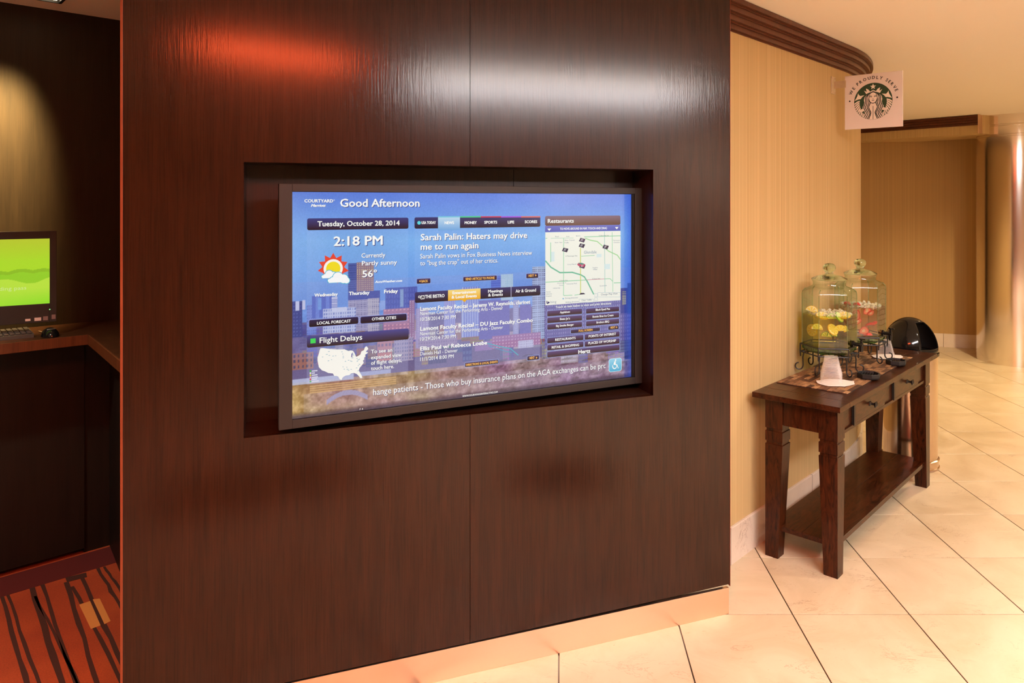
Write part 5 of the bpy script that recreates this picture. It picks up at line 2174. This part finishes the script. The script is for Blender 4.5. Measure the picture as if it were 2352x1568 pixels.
# dome with a rectangular mouth facing the corridor (local -y)
nA, nE = 64, 20
Rd, Zd = BR_ + .001, .70
hd = .205
grid = []
for e in range(nE + 1):
    el = math.pi / 2 * e / nE
    grid.append([bm.verts.new((Rd * math.cos(el) * math.cos(2 * math.pi * k / nA), Rd * math.cos(el) * math.sin(2 * math.pi * k / nA), Zd + hd * math.sin(el))) for k in range(nA)] if e < nE else [bm.verts.new((0, 0, Zd + hd))])
mouth_a = 252.0      # towards the corridor, right of the photographer
for e in range(nE):
    A, B = grid[e], grid[e + 1]
    for k in range(nA):
        k2 = (k + 1) % nA
        an = (360 * (k + .5) / nA - mouth_a + 180) % 360 - 180
        if abs(an) < 33 and 2 <= e < 14:
            continue
        q = list(dict.fromkeys([A[k], A[k2], B[k2 % len(B)], B[k % len(B)]]))
        bm.faces.new(q)
lathe(bm, [(Rd, Zd), (Rd + .004, Zd - .002), (Rd + .004, Zd - .016), (Rd - .004, Zd - .016)], 64, cap=False)
dome = obj('dome_lid', bm, None, wb, smooth=True, mats=['black_gloss', 'black_matte'])
so = dome.modifiers.new('thickness', 'SOLIDIFY')
so.thickness = .006
so.offset = -1
so.material_offset = 1
bm = bm_new()
lathe(bm, [(0, .64), (Rd - .02, .64), (Rd - .02, .66), (0, .66)], 32, cap=False)
obj('inner_liner', bm, 'black_matte', wb)

# ------------------------------------------------------------------ ALCOVE: counter, computer, keyboard, mouse
CZ = 1.045
cf = A2(G(0, 789, CZ))
ci = A2(G(205, 769, CZ))
ce = A2(G(278, 828, CZ))
yf_ = (cf.y + ci.y) / 2
counter = empty('counter', rz=alc_rz, label='reddish brown L-shaped wooden counter shelf along the dark alcove', cat='counter')
rdir = (ce - ci).normalized()
ext = ci + rdir * 1.0
right_in = ext + Vector((.30, .0))
cor_t = A2((-2.12, 3.594))
fl_dir = A2((fd.x, fd.y))
bm = bm_new()
fp = cor_t + fl_dir * 1.45
prism(bm, [(ci.x - 2.0, yf_ + .004), (ci.x - .002, yf_ + .004), (ext.x + .004, ext.y), (fp.x - .005, fp.y), (cor_t.x - .004, KB - .002), (ci.x - 2.0, KB - .002)], CZ - .030, CZ)
obj('top', bm, 'counter', counter)
bm = bm_new()
box(bm, ci.x - 2.0, ci.x, yf_ - .004, yf_ + .0035, CZ - .042, CZ + .001, bev=.0015)
obj('edge_strip', bm, 'counter_edge', counter)
bm = bm_new()
Le = (ext - ci).length
box(bm, 0.001, Le, -.004, .0035, CZ - .042, CZ + .001, bev=.0015, mtx=Matrix.Translation((ci.x, yf_, 0)) @ Matrix.Rotation(math.atan2(rdir.y, rdir.x), 4, 'Z'))
obj('edge_strip', bm, 'counter_edge', counter)

# all-in-one computer
MT_ = .385
mYl = F * MT_ / 215.0
mYr = F * MT_ / 207.5
ml = Vector(((0 - CX) / F * mYl, mYl))
mr = Vector(((130 - CX) / F * mYr, mYr))
md = (mr - ml).normalized()
mnv = Vector((md.y, -md.x))
MW = .60
m_rz = math.atan2(md.y, md.x)
mz1 = H - (530 - CY) / F * mr.y
mz0 = mz1 - MT_
pc = empty('computer_monitor', loc=(mr.x, mr.y, CZ), rz=m_rz, label='dark all-in-one computer showing a green screen on the alcove counter', cat='computer')


def mon_uv(px, py, w=.0):
    a = (px - CX) / F
    Y = (mr.dot(mnv) + w) / (a * mnv.x + mnv.y)
    p = Vector((a * Y, Y))
    return (p - mr).dot(md), H - (py - CY) / F * Y - CZ, Y


gu1, gv1, _ = mon_uv(114, 547.5)
_, gv0, _ = mon_uv(114, 696.5)
gu0 = -MW + .016 - 0
z0_, z1_ = mz0 - CZ, mz1 - CZ
for bx_ in ((-MW, gu0, z0_, z1_), (gu1, 0, z0_, z1_), (gu0, gu1, z0_, gv0), (gu0, gu1, gv1, z1_)):
    bm = bm_new()
    box(bm, bx_[0], bx_[1], 0, .014, bx_[2], bx_[3], bev=.001)
    obj('bezel_bar', bm, 'bezel', pc)
bm = bm_new()
box(bm, -MW + .002, -.002, .0145, .05, z0_ + .003, z1_ - .003, bev=.004)
obj('housing', bm, 'black_matte', pc)
bm = bm_new()
box(bm, -MW / 2 - .05, -MW / 2 + .05, .11, .128, .031, z0_ + .2, bev=.003)
box(bm, -MW / 2 - .05, -MW / 2 + .05, .0505, .109, z0_ + .12, z0_ + .2, bev=.003)
box(bm, -MW / 2 - .12, -MW / 2 + .12, .10, .19, 0.0005, .012, bev=.003)
box(bm, -MW / 2 - .05, -MW / 2 + .05, .11, .16, .0121, .0305, bev=.003)
obj('stand', bm, 'black_matte', pc)
bm = bm_new()
box(bm, gu0, gu1, .004, .0139, gv0, gv1)
gscr = obj('screen', bm, 'black_gloss', pc)


def paint_green(u, v):
    x, y = (u - gu0) / (gu1 - gu0), (gv1 - v) / (gv1 - gv0)
    img = np.zeros(x.shape + (3,))
    img[:] = np.array((178, 224, 46.)) * (1 - y[..., None]) + np.array((176, 226, 44.)) * y[..., None]
    img += (np.array((190, 206, 50.)) - img) * np.clip(1 - y * 3, 0, 1)[..., None]
    hz = .50 - .03 * np.abs(np.sin(x * 21)) - .02 * np.sin(x * 9)
    img[(y > hz) & (y < hz + .10)] = (146, 196, 40)
    h2 = .55 + .05 * np.sin(x * 8 + 1) + .03 * np.sin(x * 23)
    img[(y > hz + .05) & (y < h2 + .05)] = (152, 212, 44)
    img[y > h2 + .05] = np.array((190, 232, 66.))
    t = np.clip((y - .75) / .25, 0, 1) * np.clip(x * 1.2 - .3, 0, 1)
    img += (np.array((140, 226, 40.)) - img) * t[..., None]
    return np.clip(img, 0, 255)


picture('green_picture', 220, 110, gu0, gu1, gv0, gv1, .0038, paint_green, gscr)
S = Sheet(mon_uv, .0038)
S.text('ding pass', -2, 60.5, 668, 9, (214, 240, 150), .0, layer=2)
S.build('screen_lettering', gscr)
M['sticker'] = simple('sticker_white', (.62, .5, .45), .5)
M['sticker_dim'] = simple('sticker_dim', (.2, .13, .12), .5)
for x0_, x1_, yt, yb, mt in ((58, 70, 732.5, 737.5, 'sticker'), (79, 94.5, 729.5, 737, 'sticker'), (99, 110, 726.5, 735.5, 'sticker_dim'), (118.5, 127.5, 722.5, 732.5, 'sticker_dim')):
    u0, v1_, _ = mon_uv(x0_, yt)
    u1_, _, _ = mon_uv(x1_, yt)
    _, v0_, _ = mon_uv(x0_, yb)
    bm = bm_new()
    box(bm, u0, u1_, -.0006, -.0002, v0_, v1_)
    obj('sticker', bm, mt, pc)
u0, v0_, _ = mon_uv(114.3, 710.3)
bm = bm_new()
lathe(bm, [(0, 0), (.0022, 0), (.0022, .001), (0, .0014)], 10, mtx=Matrix.Translation((u0, -.0002, v0_)) @ Matrix.Rotation(math.pi / 2, 4, 'X'), cap=False)
obj('power_light', bm, emit_mat('led_green', (.05, 1, .2), 1.5), pc)

kp = G(78, 775, CZ)
kb = empty('keyboard', loc=(kp.x, kp.y, CZ), rz=alc_rz, label='dark keyboard with grey keys on the counter before the computer', cat='keyboard')
KW, KD = .44, .13
bm = bm_new()
prism(bm, [(-KW, 0), (0, 0), (0, KD), (-KW, KD)], .0005, .016)
for v in bm.verts:
    if v.co.y > KD / 2 and v.co.z > .01:
        v.co.z += .010
obj('body', bm, simple('keyboard_grey', (.07, .062, .052), .5), kb)
bm = bm_new()
box(bm, -.0078, .0078, -.0078, .0078, 0, .006, bev=.0016)
keym = simple('key_grey', (.055, .045, .042), .5)
me_k = None
for r_ in range(6):
    for c_ in range(22):
        if me_k is None:
            o = obj('key', bm, keym, kb)
            me_k = o.data
        else:
            o = bpy.data.objects.new('key', me_k)
            C.objects.link(o)
            o.parent = kb
        yy = .014 + r_ * .0195
        o.location = (-.014 - c_ * .0195, yy, .0165 + .010 * yy / KD)
        o.rotation_euler = (math.atan(.010 / KD), 0, 0)

mo = G(115, 772, CZ)
mouse = empty('computer_mouse', loc=(mo.x, mo.y, CZ), rz=m_rz + .2, label='black computer mouse on the counter right of the keyboard', cat='mouse')
bm = bm_new()
rings = []
for e in range(9):
    el = math.pi / 2 * e / 8
    rings.append((math.cos(el), math.sin(el)))
prev_ = None
for c_, s_ in rings:
    ring_ = [bm.verts.new((.032 * c_ * math.cos(2 * math.pi * k / 28), .055 * c_ * math.sin(2 * math.pi * k / 28), .001 + .036 * s_)) for k in range(28)] if c_ > 1e-3 else [bm.verts.new((0, 0, .037))]
    if prev_:
        for k in range(28):
            q = list(dict.fromkeys([prev_[k], prev_[(k + 1) % 28], ring_[(k + 1) % len(ring_)], ring_[k % len(ring_)]]))
            bm.faces.new(q)
    else:
        bm.faces.new(ring_[::-1])
    prev_ = ring_
obj('shell', bm, 'black_gloss', mouse, smooth=True)
bm = bm_new()
tube(bm, [(-.015, -.020, .0325), (-.006, -.024, .0334), (.006, -.024, .0334), (.015, -.020, .0325)], .0012, 6)
obj('button_gap', bm, simple('mouse_seam', (.25, .25, .22), .4), mouse, smooth=True)
bm = bm_new()
tube(bm, [(0, .054, .010), (.004, .075, .006), (-.004, .11, .004), (-.01, .16, .004)], .0018, 6)
obj('cable', bm, simple('cable_grey', (.4, .3, .22), .5), mouse, smooth=True)
